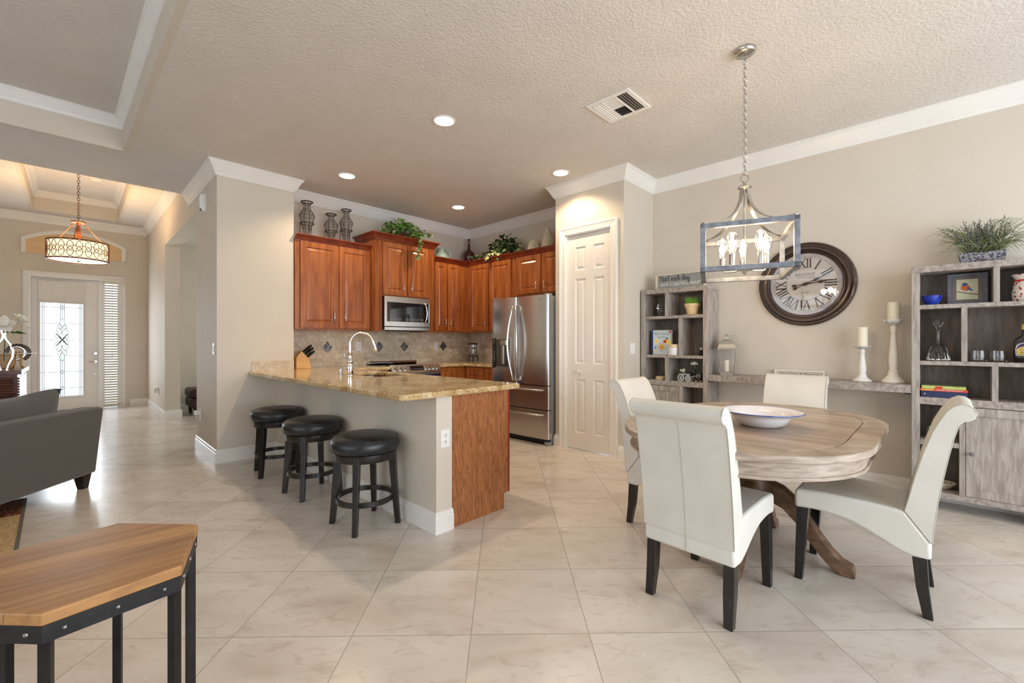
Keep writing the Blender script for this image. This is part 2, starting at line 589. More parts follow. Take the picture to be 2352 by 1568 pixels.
def cells(m, xs, ys, z0, z1, keep):
    """a slab made of grid cells for which keep(cx, cy) is true"""
    for i in range(len(xs)-1):
        for j in range(len(ys)-1):
            def k(a, b):
                return 0 <= a < len(xs)-1 and 0 <= b < len(ys)-1 and keep((xs[a]+xs[a+1])/2, (ys[b]+ys[b+1])/2)
            if not k(i, j):
                continue
            x0, x1, y0, y1 = xs[i], xs[i+1], ys[j], ys[j+1]
            m.quad((x0, y0, z1), (x1, y0, z1), (x1, y1, z1), (x0, y1, z1))
            m.quad((x0, y0, z0), (x1, y0, z0), (x1, y1, z0), (x0, y1, z0))
            for (da, db, p, q) in ((-1, 0, (x0, y0), (x0, y1)), (1, 0, (x1, y0), (x1, y1)), (0, -1, (x0, y0), (x1, y0)), (0, 1, (x0, y1), (x1, y1))):
                if not k(i+da, j+db):
                    m.quad((p[0], p[1], z0), (q[0], q[1], z0), (q[0], q[1], z1), (p[0], p[1], z1))
    return m

def weld(o, d=.0004):
    bm = bmesh.new(); bm.from_mesh(o.data)
    bmesh.ops.remove_doubles(bm, verts=bm.verts, dist=d)
    bmesh.ops.dissolve_limit(bm, angle_limit=R(1), verts=bm.verts, edges=bm.edges)
    bmesh.ops.recalc_face_normals(bm, faces=bm.faces)
    bm.to_mesh(o.data); bm.free()
    return o

def arc(c, r, a0, a1, n, plane='xz', off=0):
    out = []
    for i in range(n+1):
        t = R(a0+(a1-a0)*i/n)
        p, q = c[0]+r*math.cos(t), c[1]+r*math.sin(t)
        out.append({'xz': (p, off, q), 'yz': (off, p, q), 'xy': (p, q, off)}[plane])
    return out

def text_mesh(name, body, size, place, material, parent, depth=.0006, align='CENTER', stretch=1.0, shear=0.0):
    """flat lettering turned into a mesh; place(u, v, n) puts it on its surface"""
    cu = bpy.data.curves.new(name, 'FONT')
    cu.body = body
    cu.size = size
    cu.align_x = align
    cu.align_y = 'CENTER'
    cu.extrude = depth/2
    cu.shear = shear
    cu.resolution_u = 3
    t = bpy.data.objects.new(name, cu)
    COL.objects.link(t)
    dg = bpy.context.evaluated_depsgraph_get()
    me = bpy.data.meshes.new_from_object(t.evaluated_get(dg))
    m = M(place)
    m.add([(v.co.x*stretch, v.co.y, v.co.z+depth/2) for v in me.vertices], [list(p.vertices) for p in me.polygons])
    bpy.data.objects.remove(t)
    bpy.data.curves.remove(cu)
    bpy.data.meshes.remove(me)
    return build(name, m, material, parent)
# ------------------------------------------------------------------ the room
H = 3.048
struct('floor', M().box(-6.2, 5.0, -4.0, 13.0, -.1, 0), 'floor')

m = M().box(.46, 4.95, -4.0, 5.72, H, H+.1)
m.prism([(-6.2, 5.6), (.46, 5.6), (.46, 5.72), (1.9, 5.72), (1.9, 6.3), hall(.12, 1.02), hall(.12, 1.47), hall(-7.5, 1.47)], H, H+.1)
m.box(-6.2, .46, -4.0, -2.5, H, H+.1)
m.prism([hall(.3, 1.38), hall(.3, 1.47), hall(-7.5, 1.47), hall(-7.5, 1.38)], H+.1, 3.48)
struct('ceiling', m, 'ceiling')
m = M().box(-6.2, .5, -2.6, 5.7, 3.35, 3.42)
struct('ceiling_tray', m, 'ceiling')
m = M().box(.457, .5, -2.6, 5.64, H-.0005, 3.349)
m.box(-6.2, .458, 5.597, 5.64, H-.0005, 3.349)
m.box(-6.2, .458, -2.6, -2.497, H-.0005, 3.349)
struct('wall_tray', m, 'wall')
HC = 3.41
m = cells(M(hall), [-3.6, -1.5, -.45, .2], [1.47, 2.0, 5.47, 6.0], HC, HC+.08, lambda x, y: not (-1.5 < x < -.45 and 2 < y < 5.47))
struct('ceiling_hall', m, 'ceiling')
m = M(hall).box(-1.56, -.39, 1.94, 5.53, 3.73, 3.78)
struct('ceiling_hall_tray', m, 'ceiling')
m = M(hall).box(-1.54, -1.497, 1.96, 5.51, HC-.0005, 3.73).box(-.453, -.41, 1.96, 5.51, HC-.0005, 3.73).box(-1.5, -.45, 1.96, 2.003, HC-.0005, 3.73).box(-1.5, -.45, 5.467, 5.51, HC-.0005, 3.73)
struct('wall_hall_tray', m, 'wall')

# walls
struct('wall_right', M().box(4.77, 4.89, -4.0, 2.46, 0, H), 'wall')
m = M().box(4.124, 4.224, 3.117, 3.265, 0, H).box(4.124, 4.224, 2.36, 2.517, 0, H).box(4.124, 4.224, 2.517, 3.117, 2.455, H)
m.box(4.224, 4.77, 2.36, 2.46, 0, H).box(4.224, 4.78, 3.165, 3.265, 0, H)
struct('wall_pantry', m, 'wall')
struct('wall_kitchen_right', M().box(4.78, 4.9, 3.165, 5.7, 0, H), 'wall')
struct('wall_kitchen_back', M().box(1.877, 4.78, 5.58, 5.7, 0, H), 'wall')
struct('wall_pillar', M().prism([(1.138, 5.24), (1.877, 5.24), (1.877, 6.26), hall(0, 1.02)], 0, H), 'wall')
struct('wall_peninsula', M().box(1.695, 1.822, 2.31, 5.24, 0, .874), 'wall')
m = M(hall).box(0, .2, 1.02, 3.55, 2.75, 3.5).box(0, .2, 3.55, 5.97, 0, 3.5)
struct('wall_hall', m, 'wall')
m = M(hall).box(-3.6, -1.64, 5.85, 5.97, 0, 3.5).box(-.32, 0, 5.85, 5.97, 0, 3.5).box(-1.64, -.32, 5.85, 5.97, 2.45, 3.5)
struct('wall_entry', m, 'wall')
struct('wall_hall_left', M(hall).box(-3.6, -3.5, 1.47, 5.85, 0, 3.5), 'wall')
m = M(hall).box(.2, 3.5, 4.4, 4.5, 0, 3.0).box(.74, 3.5, 1.1, 1.2, 0, 3.0)
m.box(3.4, 3.5, 1.1, 4.5, 0, .8).box(3.4, 3.5, 1.1, 4.5, 2.4, 3.0)
struct('wall_den', m, 'wall')
struct('ceiling_den', M(hall).box(.2, 3.5, 1.0, 4.5, 2.95, 3.05), 'ceiling')
# the living-room side and the sliding doors behind the camera
m = M().box(-6.2, -1.4, -4.0, -3.88, 0, H).box(4.5, 4.77, -4.0, -3.88, 0, H).box(-1.4, 4.5, -4.0, -3.88, 2.5, H)
struct('wall_back', m, 'wall')
m = M().box(-6.2, -6.08, -3.88, -1.9, 0, H).box(-6.2, -6.08, 4.9, 6.8, 0, H).box(-6.2, -6.08, -1.9, 4.9, 2.65, H).box(-6.2, -6.08, -1.9, 4.9, 0, .35)
struct('wall_left', m, 'wall')
struct('wall_living_blocker', M(hall).box(-7.2, -3.5, 1.38, 1.47, 0, H), 'wall')  # unseen wall, added to keep the sky light out beside the hall
m = M()
for x in (-1.4, .55, 2.5, 4.44):
    m.box(x, x+.06, -3.96, -3.90, 0, 2.5)
m.box(-1.4, 4.5, -3.96, -3.9, 2.44, 2.5).box(-1.4, 4.5, -3.96, -3.9, 0, .06)
struct('window_3', m, 'trim')
m = M()
for y in (-1.9, .33, 2.56, 4.84):
    m.box(-6.17, -6.11, y, y+.06, .35, 2.65)
m.box(-6.17, -6.11, -1.9, 4.9, 2.59, 2.65).box(-6.17, -6.11, -1.9, 4.9, .35, .41)
struct('window_4', m, 'trim')

# crown moulding, baseboards
def crown(z, k=1.0):
    p = [(0, -.136), (.011, -.136), (.013, -.124), (.02, -.121), (.022, -.112), (.032, -.098), (.046, -.07), (.056, -.05), (.066, -.036), (.07, -.026), (.078, -.024), (.08, -.012), (.088, -.010), (.088, 0), (0, 0)]
    return [(a*k, z+b*k) for a, b in p]
struct('trim_1', M().sweep(crown(H), [hall(0, 1.47), (1.138, 5.24), (1.877, 5.24), (1.877, 5.58), (4.78, 5.58), (4.78, 3.265), (4.124, 3.265), (4.124, 2.36), (4.77, 2.36), (4.77, -3.88)], -1), 'trim', smooth=35)
struct('trim_2', M().sweep(crown(HC), [hall(0, 1.47), hall(0, 5.85), hall(-3.5, 5.85)], 1), 'trim', smooth=35)
struct('trim_3', M().sweep(crown(3.35, .78), [(.46, -2.5), (.46, 5.6), (-5.9, 5.6)], 1), 'trim', smooth=35)
struct('trim_4', M().sweep(crown(3.73, .75), [hall(-1.5, 2.0), hall(-.45, 2.0), hall(-.45, 5.47), hall(-1.5, 5.47)], 1, closed=True), 'trim', smooth=35)
BB = [(0, 0), (.017, 0), (.017, .098), (.012, .104), (.014, .112), (.010, .120), (.010, .128), (.004, .134), (0, .134)]
struct('baseboard_left', M().sweep(BB, [hall(0, 1.02), (1.138, 5.24), (1.695, 5.24), (1.695, 2.31), (1.826, 2.31)], -1), 'trim')
struct('baseboard_right', M().sweep(BB, [(4.124, 2.43), (4.124, 2.36), (4.77, 2.36), (4.77, -3.88)], -1), 'trim')
struct('baseboard_pantry', M().sweep(BB, [(4.30, 3.265), (4.124, 3.265), (4.124, 3.202)], -1), 'trim')
struct('baseboard_hall', M().sweep(BB, [hall(.22, 3.55), hall(0, 3.55), hall(0, 5.85), hall(-.262, 5.85)], 1), 'trim')
struct('baseboard_den', M().sweep(BB, [hall(3.4, 4.4), hall(.2, 4.4)], 1), 'trim')

# pantry door
CAS = [(0, 0), (0, .012), (.012, .015), (.02, .011), (.055, .017), (.068, .023), (.084, .021), (.084, 0)]
struct('trim_5', M(facing_x(4.124)).sweep(CAS, [(3.117, 0), (3.117, 2.455), (2.517, 2.455), (2.517, 0)], -1), 'trim')
struct('trim_6', M().box(4.124, 4.224, 3.105, 3.117, 0, 2.455).box(4.124, 4.224, 2.517, 2.529, 0, 2.455).box(4.124, 4.224, 2.517, 3.117, 2.443, 2.455), 'trim')
PAN = [(.010, .010), (.020, .010), (.044, .002)]
m = M(facing_x(4.18))
pans = []
for a, b in ((2.855, 2.995), (2.612, 2.752)):
    for c, d in ((.192, .80), (.98, 1.945), (2.04, 2.305)):
        pans.append((a, b, c, d))
panel_slab(m, 2.531, 3.103, .012, 2.436, pans, .035, PAN)
door = struct('door_1', m, 'door')
m = M(facing_x(4.145)).lathe([(.001, 0), (.011, 0), (.009, .012), (.012, .022), (.016, .03), (.013, .038), (.001, .04)], n=18)
m2 = M()
for x, y, z in m.v:
    pass
def knob(x, y, z, r=.016, d=(-1, 0, 0), n=14):
    """a small turned knob standing out along d"""
    D = Vector(d)
    q = M()
    prof = [(.0005, 0), (.6*r, 0), (.45*r, .7*r), (.7*r, 1.2*r), (r, 1.8*r), (.85*r, 2.4*r), (.0005, 2.6*r)]
    s = D.orthogonal().normalized(); t = D.cross(s)
    q.loft([[tuple(Vector((x, y, z))+D*h+s*(a*math.cos(2*PI*i/n))+t*(a*math.sin(2*PI*i/n))) for i in range(n)] for a, h in prof])
    return q
build('door_knob', knob(4.145, 2.935, .89, .017), 'door', door, smooth=50)

# entry door with leaded glass, sidelight, arch
FB_ = 5.85
struct('trim_7', M(facing_hall(FB_)).sweep([(0, 0), (0, .016), (.02, .02), (.07, .026), (.09, .024), (.09, 0)], [(-.345, 0), (-.345, 2.435), (-1.632, 2.435), (-1.632, 0)], 1), 'trim')
m = M(facing_hall(FB_+.11)).box(-.69, -.632, 0, 2.44, 0, .1).box(-1.64, -1.622, 0, 2.44, 0, .1).box(-.345, -.32, 0, 2.44, 0, .1).box(-1.64, -.32, 2.436, 2.45, 0, .1)
struct('trim_8', m, 'trim')
m = M(facing_hall(FB_+.09))
cells(m, [-1.62, -1.46, -.868, -.692], [.012, .225, 2.30, 2.432], 0, .045, lambda x, y: not (-1.46 < x < -.868 and .225 < y < 2.3))
door = struct('door_2', m, 'door')
m = M(facing_hall(FB_+.045)).sweep([(0, -.01), (0, .012), (.012, .018), (.03, .006), (.03, -.01)], [(-1.46, .225), (-.868, .225), (-.868, 2.3), (-1.46, 2.3)], 1, closed=True)
build('glass_moulding', m, 'door', door)
build('glass_pane', M(facing_hall(FB_+.07)).box(-1.46, -.868, .225, 2.3, 0, .004), 'pane', door)
def came_lines(m, lines, r=.0035, n=.006):
    for a, b in lines:
        m.tube([(a[0], a[1], n), (b[0], b[1], n)], r, 5)
m = M(facing_hall(FB_+.07))
cx_, cz_ = -1.164, 1.262
L = []
for x in (-1.41, -1.386, -.942, -.918):
    L.append(((x, .26), (x, 2.3)))
for k in range(-3, 4):
    z = cz_+k*.285
    if k == 0:
        L += [((-1.46, z), (cx_-.137, z)), ((cx_+.137, z), (-.868, z))]
    else:
        L += [((-1.46, z), (cx_-.024, z)), ((cx_+.024, z), (-.868, z))]
for s in (-1, 1):
    L += [((cx_+s*.024, cz_+.35), (cx_+s*.024, 2.3)), ((cx_+s*.024, cz_-.35), (cx_+s*.024, .26))]
L += [((cx_, cz_+.35), (cx_, 2.3)), ((cx_, cz_-.35), (cx_, .26)), ((-1.46, .26), (-.868, .26))]
for z in (cz_+.57, cz_-.57, cz_-.855, cz_+.855):
    q = [(cx_, z+.035), (cx_+.024, z), (cx_, z-.035), (cx_-.024, z)]
    L += [(q[i], q[(i+1) % 4]) for i in range(4)]
# woven diamond ornament
for s in (-1, 1):
    for t in (-1, 0, 1):
        L.append(((cx_-.075+t*.03, cz_-s*(.10-.0)+t*.05*s), (cx_+.075+t*.03, cz_+s*.10+t*.05*s)))
came_lines(m, L)
def leaf_came(m, c, a, l, wd, r=.0035):
    pts = []
    for i in range(13):
        t = 2*PI*i/12
        u, v = l/2*math.cos(t), wd/2*math.sin(t)*(1-.35*math.cos(t))
        pts.append((c[0]+u*math.cos(a)-v*math.sin(a), c[1]+u*math.sin(a)+v*math.cos(a), .006))
    m.tube(pts[:-1], r, 5, closed=True)
orn = []
for s in (-1, 1):
    orn += [((cx_, cz_+s*.30), PI/2, .15, .06), ((cx_+s*.095, cz_), 0, .09, .04)]
    for q in (-1, 1):
        orn += [((cx_+s*.05, cz_+q*.055), q*s*.9, .1, .05), ((cx_+s*.035, cz_+q*.15), q*s*1.2, .12, .055), ((cx_+s*.03, cz_+q*.225), q*s*1.3, .1, .045)]
for c, a, l, wd in orn:
    leaf_came(m, c, a, l, wd)
MT['came'] = mat('lead_came', S(90, 92, 90), S(108, 110, 108), 9, rough=.5, metal=.4)
build('leaded_came', m, 'came', door)
MT['bevel_glass'] = pane_mat('green_bevel_glass', (.62, .78, .58, 1), .3)
m = M(facing_hall(FB_+.068))
for c, a, l, wd in orn:
    pts = []
    for i in range(12):
        t = 2*PI*i/12
        u, v = l/2*math.cos(t), wd/2*math.sin(t)*(1-.35*math.cos(t))
        pts.append((c[0]+u*math.cos(a)-v*math.sin(a), c[1]+u*math.sin(a)+v*math.cos(a), .002))
    m.add(pts, [list(range(12))])
build('bevel_ornament', m, 'bevel_glass', door)
def disc(m, x, y, z, r, d, t=.01, n=18):
    D = Vector(d); s = D.orthogonal().normalized(); q = D.cross(s)
    m.loft([[tuple(Vector((x, y, z))+D*h+s*(a*math.cos(2*PI*i/n))+q*(a*math.sin(2*PI*i/n))) for i in range(n)] for a, h in ((r, 0), (r, t*.6), (r*.8, t))])
    return m
HD = (math.sin(-TH), -math.cos(TH), 0)
p = hall(-.735, FB_+.045)
build('deadbolt', disc(M(), p[0], p[1], 1.01, .03, HD, .02), 'nickel', door, smooth=40)
m = disc(M(), p[0], p[1], .86, .03, HD, .014)
m.xf = facing_hall(FB_+.045)
m.tube([(-.735, .86, .0), (-.735, .86, .045), (-.75, .86, .05), (-.84, .865, .05)], .008, 8)
build('door_lever', m, 'nickel', door, smooth=40)
m = disc(M(), p[0], p[1], .63, .011, HD, .008)
build('strike_screw', m, 'nickel', door, smooth=40)
# sidelight
m = M(facing_hall(FB_+.09))
cells(m, [-.632, -.61, -.367, -.345], [.01, .04, 2.4, 2.436], 0, .04, lambda x, y: not (-.61 < x < -.367 and .04 < y < 2.4))
win = struct('window_1', m, 'trim')
build('glass_pane', M(facing_hall(FB_+.07)).box(-.61, -.367, .04, 2.4, 0, .004), 'pane', win)
# arched transom with a drawn shade
al, ar, z0, zs, zt = -1.652, -.322, 2.74, 2.985, 3.19
mid = (al+ar)/2; hw = (ar-al)/2
rise = zt-zs; rad = (hw*hw+rise*rise)/(2*rise); zc = zt-rad
half = math.degrees(math.asin(hw/rad))
out = [(ar, z0), (ar, zs)]+[(mid+rad*math.sin(R(half*(1-2*i/24))), zc+rad*math.cos(R(half*(1-2*i/24)))) for i in range(1, 24)]+[(al, zs), (al, z0)]
m = M(facing_hall(FB_)).sweep([(0, 0), (0, .03), (.012, .03), (.016, .018), (.042, .018), (.046, .026), (.055, .024), (.055, 0)], out, 1)
win = struct('window_2', m, 'trim')
MT['archshade'] = mat('tan_pleated_shade', S(224, 190, 146), S(232, 200, 158), 4, (1, 1, 30), rough=.8)
m = M(facing_hall(FB_))
n_ = len(out)
m.add([(x, z, .006) for x, z in out], [list(range(n_))])
m.add([(x, z, 0) for x, z in out], [list(range(n_))])
build('pleated_shade', m, 'archshade', win)
# sheer shade on the entry door, blind on the sidelight
MT['sheer'] = mat('sheer_white_fabric', S(226, 222, 216), S(234, 230, 225), 60, rough=.9)
t = thing('roman_shade', 'sheer white fabric shade drawn up at the top of the entry door glass', 'shade', hall(-1.164, FB_+.02, 1.9))
m = M(facing_hall(FB_+.02))
prof = []
for i in range(25):
    u = -1.45+.573*i/24
    prof.append((u, .0035*math.sin(i*.9)))
m.loft([[(u, z, .012+d) for u, d in prof]+[(u, z, .008+d) for u, d in reversed(prof)] for z in (1.93, 2.05, 2.15, 2.29)])
build('shade_fabric', m, 'sheer', t, smooth=60)
build('hem_roll', M(facing_hall(FB_+.02)).tube([(-1.452, 1.925, .016), (-.876, 1.918, .016)], .018, 10), 'sheer', t, smooth=50)
build('head_rod', M(facing_hall(FB_+.02)).tube([(-1.455, 2.293, .012), (-.873, 2.293, .012)], .006, 8), 'nickel', t, smooth=50)
for u in (-1.32, -1.0):
    build('cord_ring', M(facing_hall(FB_+.02)).ball((u, 1.895, .016), .007), 'white', t, smooth=50)
t = thing('window_blind', 'off-white slatted blind hanging in the sidelight right of the entry door', 'blind', hall(-.49, FB_+.02, 2.3))
MT['slat'] = mat('blind_slats', S(224, 216, 200), S(216, 208, 192), 6, rough=.45)
build('valance', M(facing_hall(FB_+.03)).box(-.632, -.335, 2.30, 2.40, 0, .055), 'slat', t, bevel=.004)
m = M(facing_hall(FB_+.0))
k = 0
z = .10
while z < 2.29:
    m.add([(-.612, z+.014, -.006), (-.360, z+.014, -.006), (-.360, z-.014, .03), (-.612, z-.014, .03), (-.612, z+.016, -.005), (-.360, z+.016, -.005), (-.360, z-.012, .031), (-.612, z-.012, .031)], [(0, 1, 2, 3), (4, 5, 6, 7), (0, 1, 5, 4), (1, 2, 6, 5), (2, 3, 7, 6), (3, 0, 4, 7)])
    z += .047
build('slats', m, 'slat', t)
build('bottom_rail', M(facing_hall(FB_)).box(-.612, -.36, .045, .075, -.01, .035), 'slat', t, bevel=.003)
for u, zb in ((-.50, 1.10), (-.51, .98)):
    build('pull_cord', M(facing_hall(FB_)).tube([(u, 2.3, .045), (u, zb, .045)], .0015, 5).ball((u, zb-.01, .045), .009), 'slat', t, smooth=50)
# ------------------------------------------------------------------ kitchen: cabinets
DST = [(.006, .009), (.016, .010), (.036, .003)]
def pull(xf, u, v0, v1, n):
    return M(xf).tube([(u, v0, n), (u, v0+.004, n+.022), (u, v0+.018, n+.03), (u, (v0+v1)/2, n+.032), (u, v1-.018, n+.03), (u, v1-.004, n+.022), (u, v1, n)], .0055, 8)
def cab_door(parent, xf, u0, u1, v0, v1, hu=None, hv=None, frame=.06):
    d = build('door', panel_slab(M(xf), u0, u1, v0, v1, [(u0+frame, u1-frame, v0+frame, v1-frame)], .021, DST), 'cherry', parent)
    if hu is not None:
        build('handle', pull(xf, hu, hv, hv+.115, .021), 'nickel', d, smooth=50)
    return d
CORN = [(0, -.075), (.009, -.075), (.011, -.062), (.02, -.058), (.024, -.046), (.036, -.024), (.05, -.012), (.058, -.011), (.060, 0), (0, 0)]
def corn(z, path, k=1):
    return M().sweep([(o*k, z+q*k) for o, q in CORN], path, -1)
WALLCAB = 'cherry wall cabinets'

t = thing('wall_cabinet', 'long two-door cherry wall cabinet beside the pillar, under the three wire vases', 'cabinet', (2.34, 5.58, 1.37), group=WALLCAB)
build('body', M().box(1.882, 2.798, 5.22, 5.578, 1.37, 2.40), 'cherry', t)
xf = facing_y(5.22)
cab_door(t, xf, 1.938, 2.374, 1.39, 2.375, 2.318, 1.462)
cab_door(t, xf, 2.392, 2.785, 1.39, 2.375, 2.45, 1.462)
build('cornice', corn(2.45, [(1.882, 5.22), (2.798, 5.22)]), 'cherry_dark', t, smooth=30)

t = thing('wall_cabinet', 'tallest cherry wall cabinet with fluted sides, over the microwave', 'cabinet', (3.25, 5.58, 1.37), group=WALLCAB)
m = M().box(2.80, 2.90, 5.10, 5.578, 1.362, 2.53).box(3.605, 3.70, 5.10, 5.578, 1.362, 2.53).box(2.9, 3.605, 5.10, 5.578, 1.815, 2.53)
build('body', m, 'cherry', t)
xf = facing_y(5.10)
cab_door(t, xf, 2.905, 3.252, 1.83, 2.505, 3.19, 1.885)
cab_door(t, xf, 3.266, 3.60, 1.83, 2.505, 3.31, 1.885)
for a, b in ((2.803, 2.888), (3.615, 3.697)):
    w = b-a
    pr_ = [(a, 0), (a, .012)]
    for i in range(4):
        c = a+w*(.17+.22*i)
        pr_ += [(c-.006, .012), (c-.003, .004), (c+.003, .004), (c+.006, .012)]
    pr_ += [(b, .012), (b, 0)]
    build('fluted_pilaster', M(xf).loft([[(u, v, n) for u, n in pr_] for v in (1.362, 2.53)]), 'cherry', t)
build('cornice', corn(2.605, [(2.80, 5.575), (2.80, 5.088), (3.70, 5.088), (3.70, 5.575)], 1.1), 'cherry_dark', t, smooth=30)

t = thing('wall_cabinet', 'cherry wall cabinet with two narrow doors right of the microwave', 'cabinet', (4.0, 5.58, 1.37), group=WALLCAB)
build('body', M().box(3.703, 4.418, 5.22, 5.578, 1.37, 2.40), 'cherry', t)
xf = facing_y(5.22)
cab_door(t, xf, 3.795, 4.008, 1.39, 2.375, 3.968, 1.44, .056)
cab_door(t, xf, 4.022, 4.24, 1.39, 2.375, 4.06, 1.44, .056)
build('cornice', corn(2.45, [(3.703, 5.22), (4.42, 5.22)]), 'cherry_dark', t, smooth=30)
t = thing('wall_cabinet', 'dark red single-door cherry wall cabinet in the kitchen corner', 'cabinet', (4.78, 5.0, 1.37), group=WALLCAB)
build('body', M().box(4.42, 4.778, 4.722, 5.578, 1.37, 2.40), 'cherry', t)
xf = facing_x(4.42)
cab_door(t, xf, 4.735, 5.14, 1.39, 2.375, 4.775, 1.42)
build('cornice', corn(2.45, [(4.42, 5.22), (4.42, 4.722)]), 'cherry_dark', t, smooth=30)
t = thing('wall_cabinet', 'tall single-door cherry wall cabinet half hidden by the left edge of the refrigerator', 'cabinet', (4.78, 4.5, 1.37), group=WALLCAB)
build('body', M().box(4.42, 4.778, 4.262, 4.72, 1.37, 2.40), 'cherry', t)
cab_door(t, xf, 4.275, 4.70, 1.39, 2.375, None, None)
build('cornice', corn(2.45, [(4.42, 4.72), (4.42, 4.262)]), 'cherry_dark', t, smooth=30)
t = thing('wall_cabinet', 'short two-door cherry wall cabinet above the refrigerator', 'cabinet', (4.78, 3.77, 1.84), group=WALLCAB)
build('body', M().box(4.42, 4.778, 3.27, 4.26, 1.85, 2.40), 'cherry', t)
cab_door(t, xf, 3.735, 4.16, 1.872, 2.375, 3.79, 1.90)
cab_door(t, xf, 3.29, 3.71, 1.872, 2.375, 3.655, 1.90)
build('cornice', corn(2.45, [(4.42, 4.26), (4.42, 3.27)]), 'cherry_dark', t, smooth=30)

def drawer(parent, xf, u0, u1, v0, v1):
    d = build('drawer', panel_slab(M(xf), u0, u1, v0, v1, [(u0+.03, u1-.03, v0+.03, v1-.03)], .02, [(.004, .005), (.012, .005), (.02, .001)]), 'cherry', parent)
    p = xf((u0+u1)/2, (v0+v1)/2, .02)
    a = xf(0, 0, 0); b = xf(0, 0, 1)
    build('knob', knob(*p, .014, tuple(b[i]-a[i] for i in range(3))), 'nickel', d, smooth=50)
BASECAB = 'cherry base cabinets'
t = thing('base_cabinet', 'cherry base cabinet with a knobbed drawer just right of the range', 'cabinet', (3.93, 5.58, 0), group=BASECAB)
build('body', M().box(3.70, 4.17, 4.985, 5.575, .1, .873).box(3.70, 4.17, 5.05, 5.57, 0, .1), 'cherry', t)
xf = facing_y(4.985)
drawer(t, xf, 3.715, 4.07, .70, .855)
cab_door(t, xf, 3.715, 4.07, .12, .685)
t = thing('base_cabinet', 'cherry base cabinet with a knobbed drawer just left of the refrigerator', 'cabinet', (4.5, 4.7, 0), group=BASECAB)
build('body', M().box(4.172, 4.775, 4.262, 5.575, .1, .873).box(4.23, 4.77, 4.262, 5.57, 0, .1), 'cherry', t)
xf = facing_x(4.172)
drawer(t, xf, 4.55, 4.92, .70, .855)
cab_door(t, xf, 4.55, 4.92, .12, .685)
cab_door(t, xf, 4.28, 4.53, .12, .855)
t = thing('base_cabinet', 'cherry base cabinet left of the range, under the back counter', 'cabinet', (2.4, 5.58, 0), group=BASECAB)
build('body', M().box(1.882, 2.925, 4.985, 5.575, .1, .873).box(1.882, 2.925, 5.05, 5.57, 0, .1), 'cherry', t)
drawer(t, facing_y(4.985), 2.48, 2.91, .70, .855)
t = thing('peninsula_cabinet', 'cherry base cabinet under the peninsula with a tan wood end panel', 'cabinet', (2.1, 2.33, 0))
build('body', M().box(1.824, 2.345, 2.332, 4.98, .105, .62).box(1.824, 2.345, 2.332, 3.4, .62, .873).box(1.824, 2.345, 4.45, 4.98, .62, .873).box(1.824, 2.29, 2.332, 4.98, 0, .105), 'cherry', t)
m = M(lambda x, z, y: (x, y, z)).prism([(1.824, 0), (2.298, 0), (2.298, .112), (2.345, .112), (2.345, .874), (1.824, .874)], 2.31, 2.332)
build('end_panel', m, 'panelwood', t, label='tan wood-grain end panel')
build('face_frame', M().box(2.345, 2.368, 2.312, 4.98, .112, .873).box(2.298, 2.306, 2.312, 4.98, 0, .112), 'cherry_dark', t)

# ------------------------------------------------------------------ countertops
m = cells(M(), [1.42, 1.877, 1.99, 2.37, 2.46, 2.928], [2.27, 3.60, 4.28, 4.94, 5.24, 5.577], .875, .914,
          lambda x, y: (x < 2.46 or y > 4.94) and not (1.99 < x < 2.37 and 3.6 < y < 4.28) and not (x < 1.877 and y > 5.24))
o = build('peninsula_countertop', m, 'granite')
weld(o)
bm = bmesh.new(); bm.from_mesh(o.data)
ed = [e for e in bm.edges if abs(e.verts[0].co.x-e.verts[1].co.x) < 1e-4 and abs(e.verts[0].co.y-e.verts[1].co.y) < 1e-4 and e.verts[0].co.y < 2.3]
bmesh.ops.bevel(bm, geom=ed, offset=.045, segments=6, affect='EDGES', profile=.5)
bm.to_mesh(o.data); bm.free()
b = o.modifiers.new('bevel', 'BEVEL'); b.width = .011; b.segments = 3; b.limit_method = 'ANGLE'; b.angle_limit = R(50)
o['label'] = 'speckled gold granite countertop on the peninsula with the sink set in it'
o['category'] = 'countertop'
m = cells(M(), [3.688, 4.13, 4.778], [4.262, 4.94, 5.577], .875, .914, lambda x, y: x > 4.13 or y > 4.94)
o = solo('corner_countertop', 'gold granite countertop in the back corner between range and refrigerator', 'countertop', m, 'granite')
weld(o)
b = o.modifiers.new('bevel', 'BEVEL'); b.width = .008; b.segments = 2; b.limit_method = 'ANGLE'; b.angle_limit = R(50)

# backsplash of small stone tiles
m = M().box(1.878, 4.779, 5.568, 5.579, .914, 1.37)
bs = struct('trim_9', m, 'mosaic_x')
def diamond(u, v, r, xf):
    return M(xf).add([(u-r, v, 0), (u, v-r*1.12, 0), (u+r, v, 0), (u, v+r*1.12, 0), (u-r, v, .004), (u, v-r*1.12, .004), (u+r, v, .004), (u, v+r*1.12, .004)],
                     [(0, 1, 2, 3), (4, 5, 6, 7), (0, 1, 5, 4), (1, 2, 6, 5), (2, 3, 7, 6), (3, 0, 4, 7)])
for x, c in ((2.399, 'accent'), (3.119, 'accent'), (3.52, 'accent'), (4.216, 'accent')):
    build('accent_tile', diamond(x, 1.158, .066, facing_y(5.568)), c, bs)
struct('trim_10', M().box(4.769, 4.779, 4.262, 5.568, .914, 1.37), 'mosaic_y')
struct('trim_11', M().box(1.455, 1.876, 5.229, 5.239, .914, 1.018), 'mosaic_x')

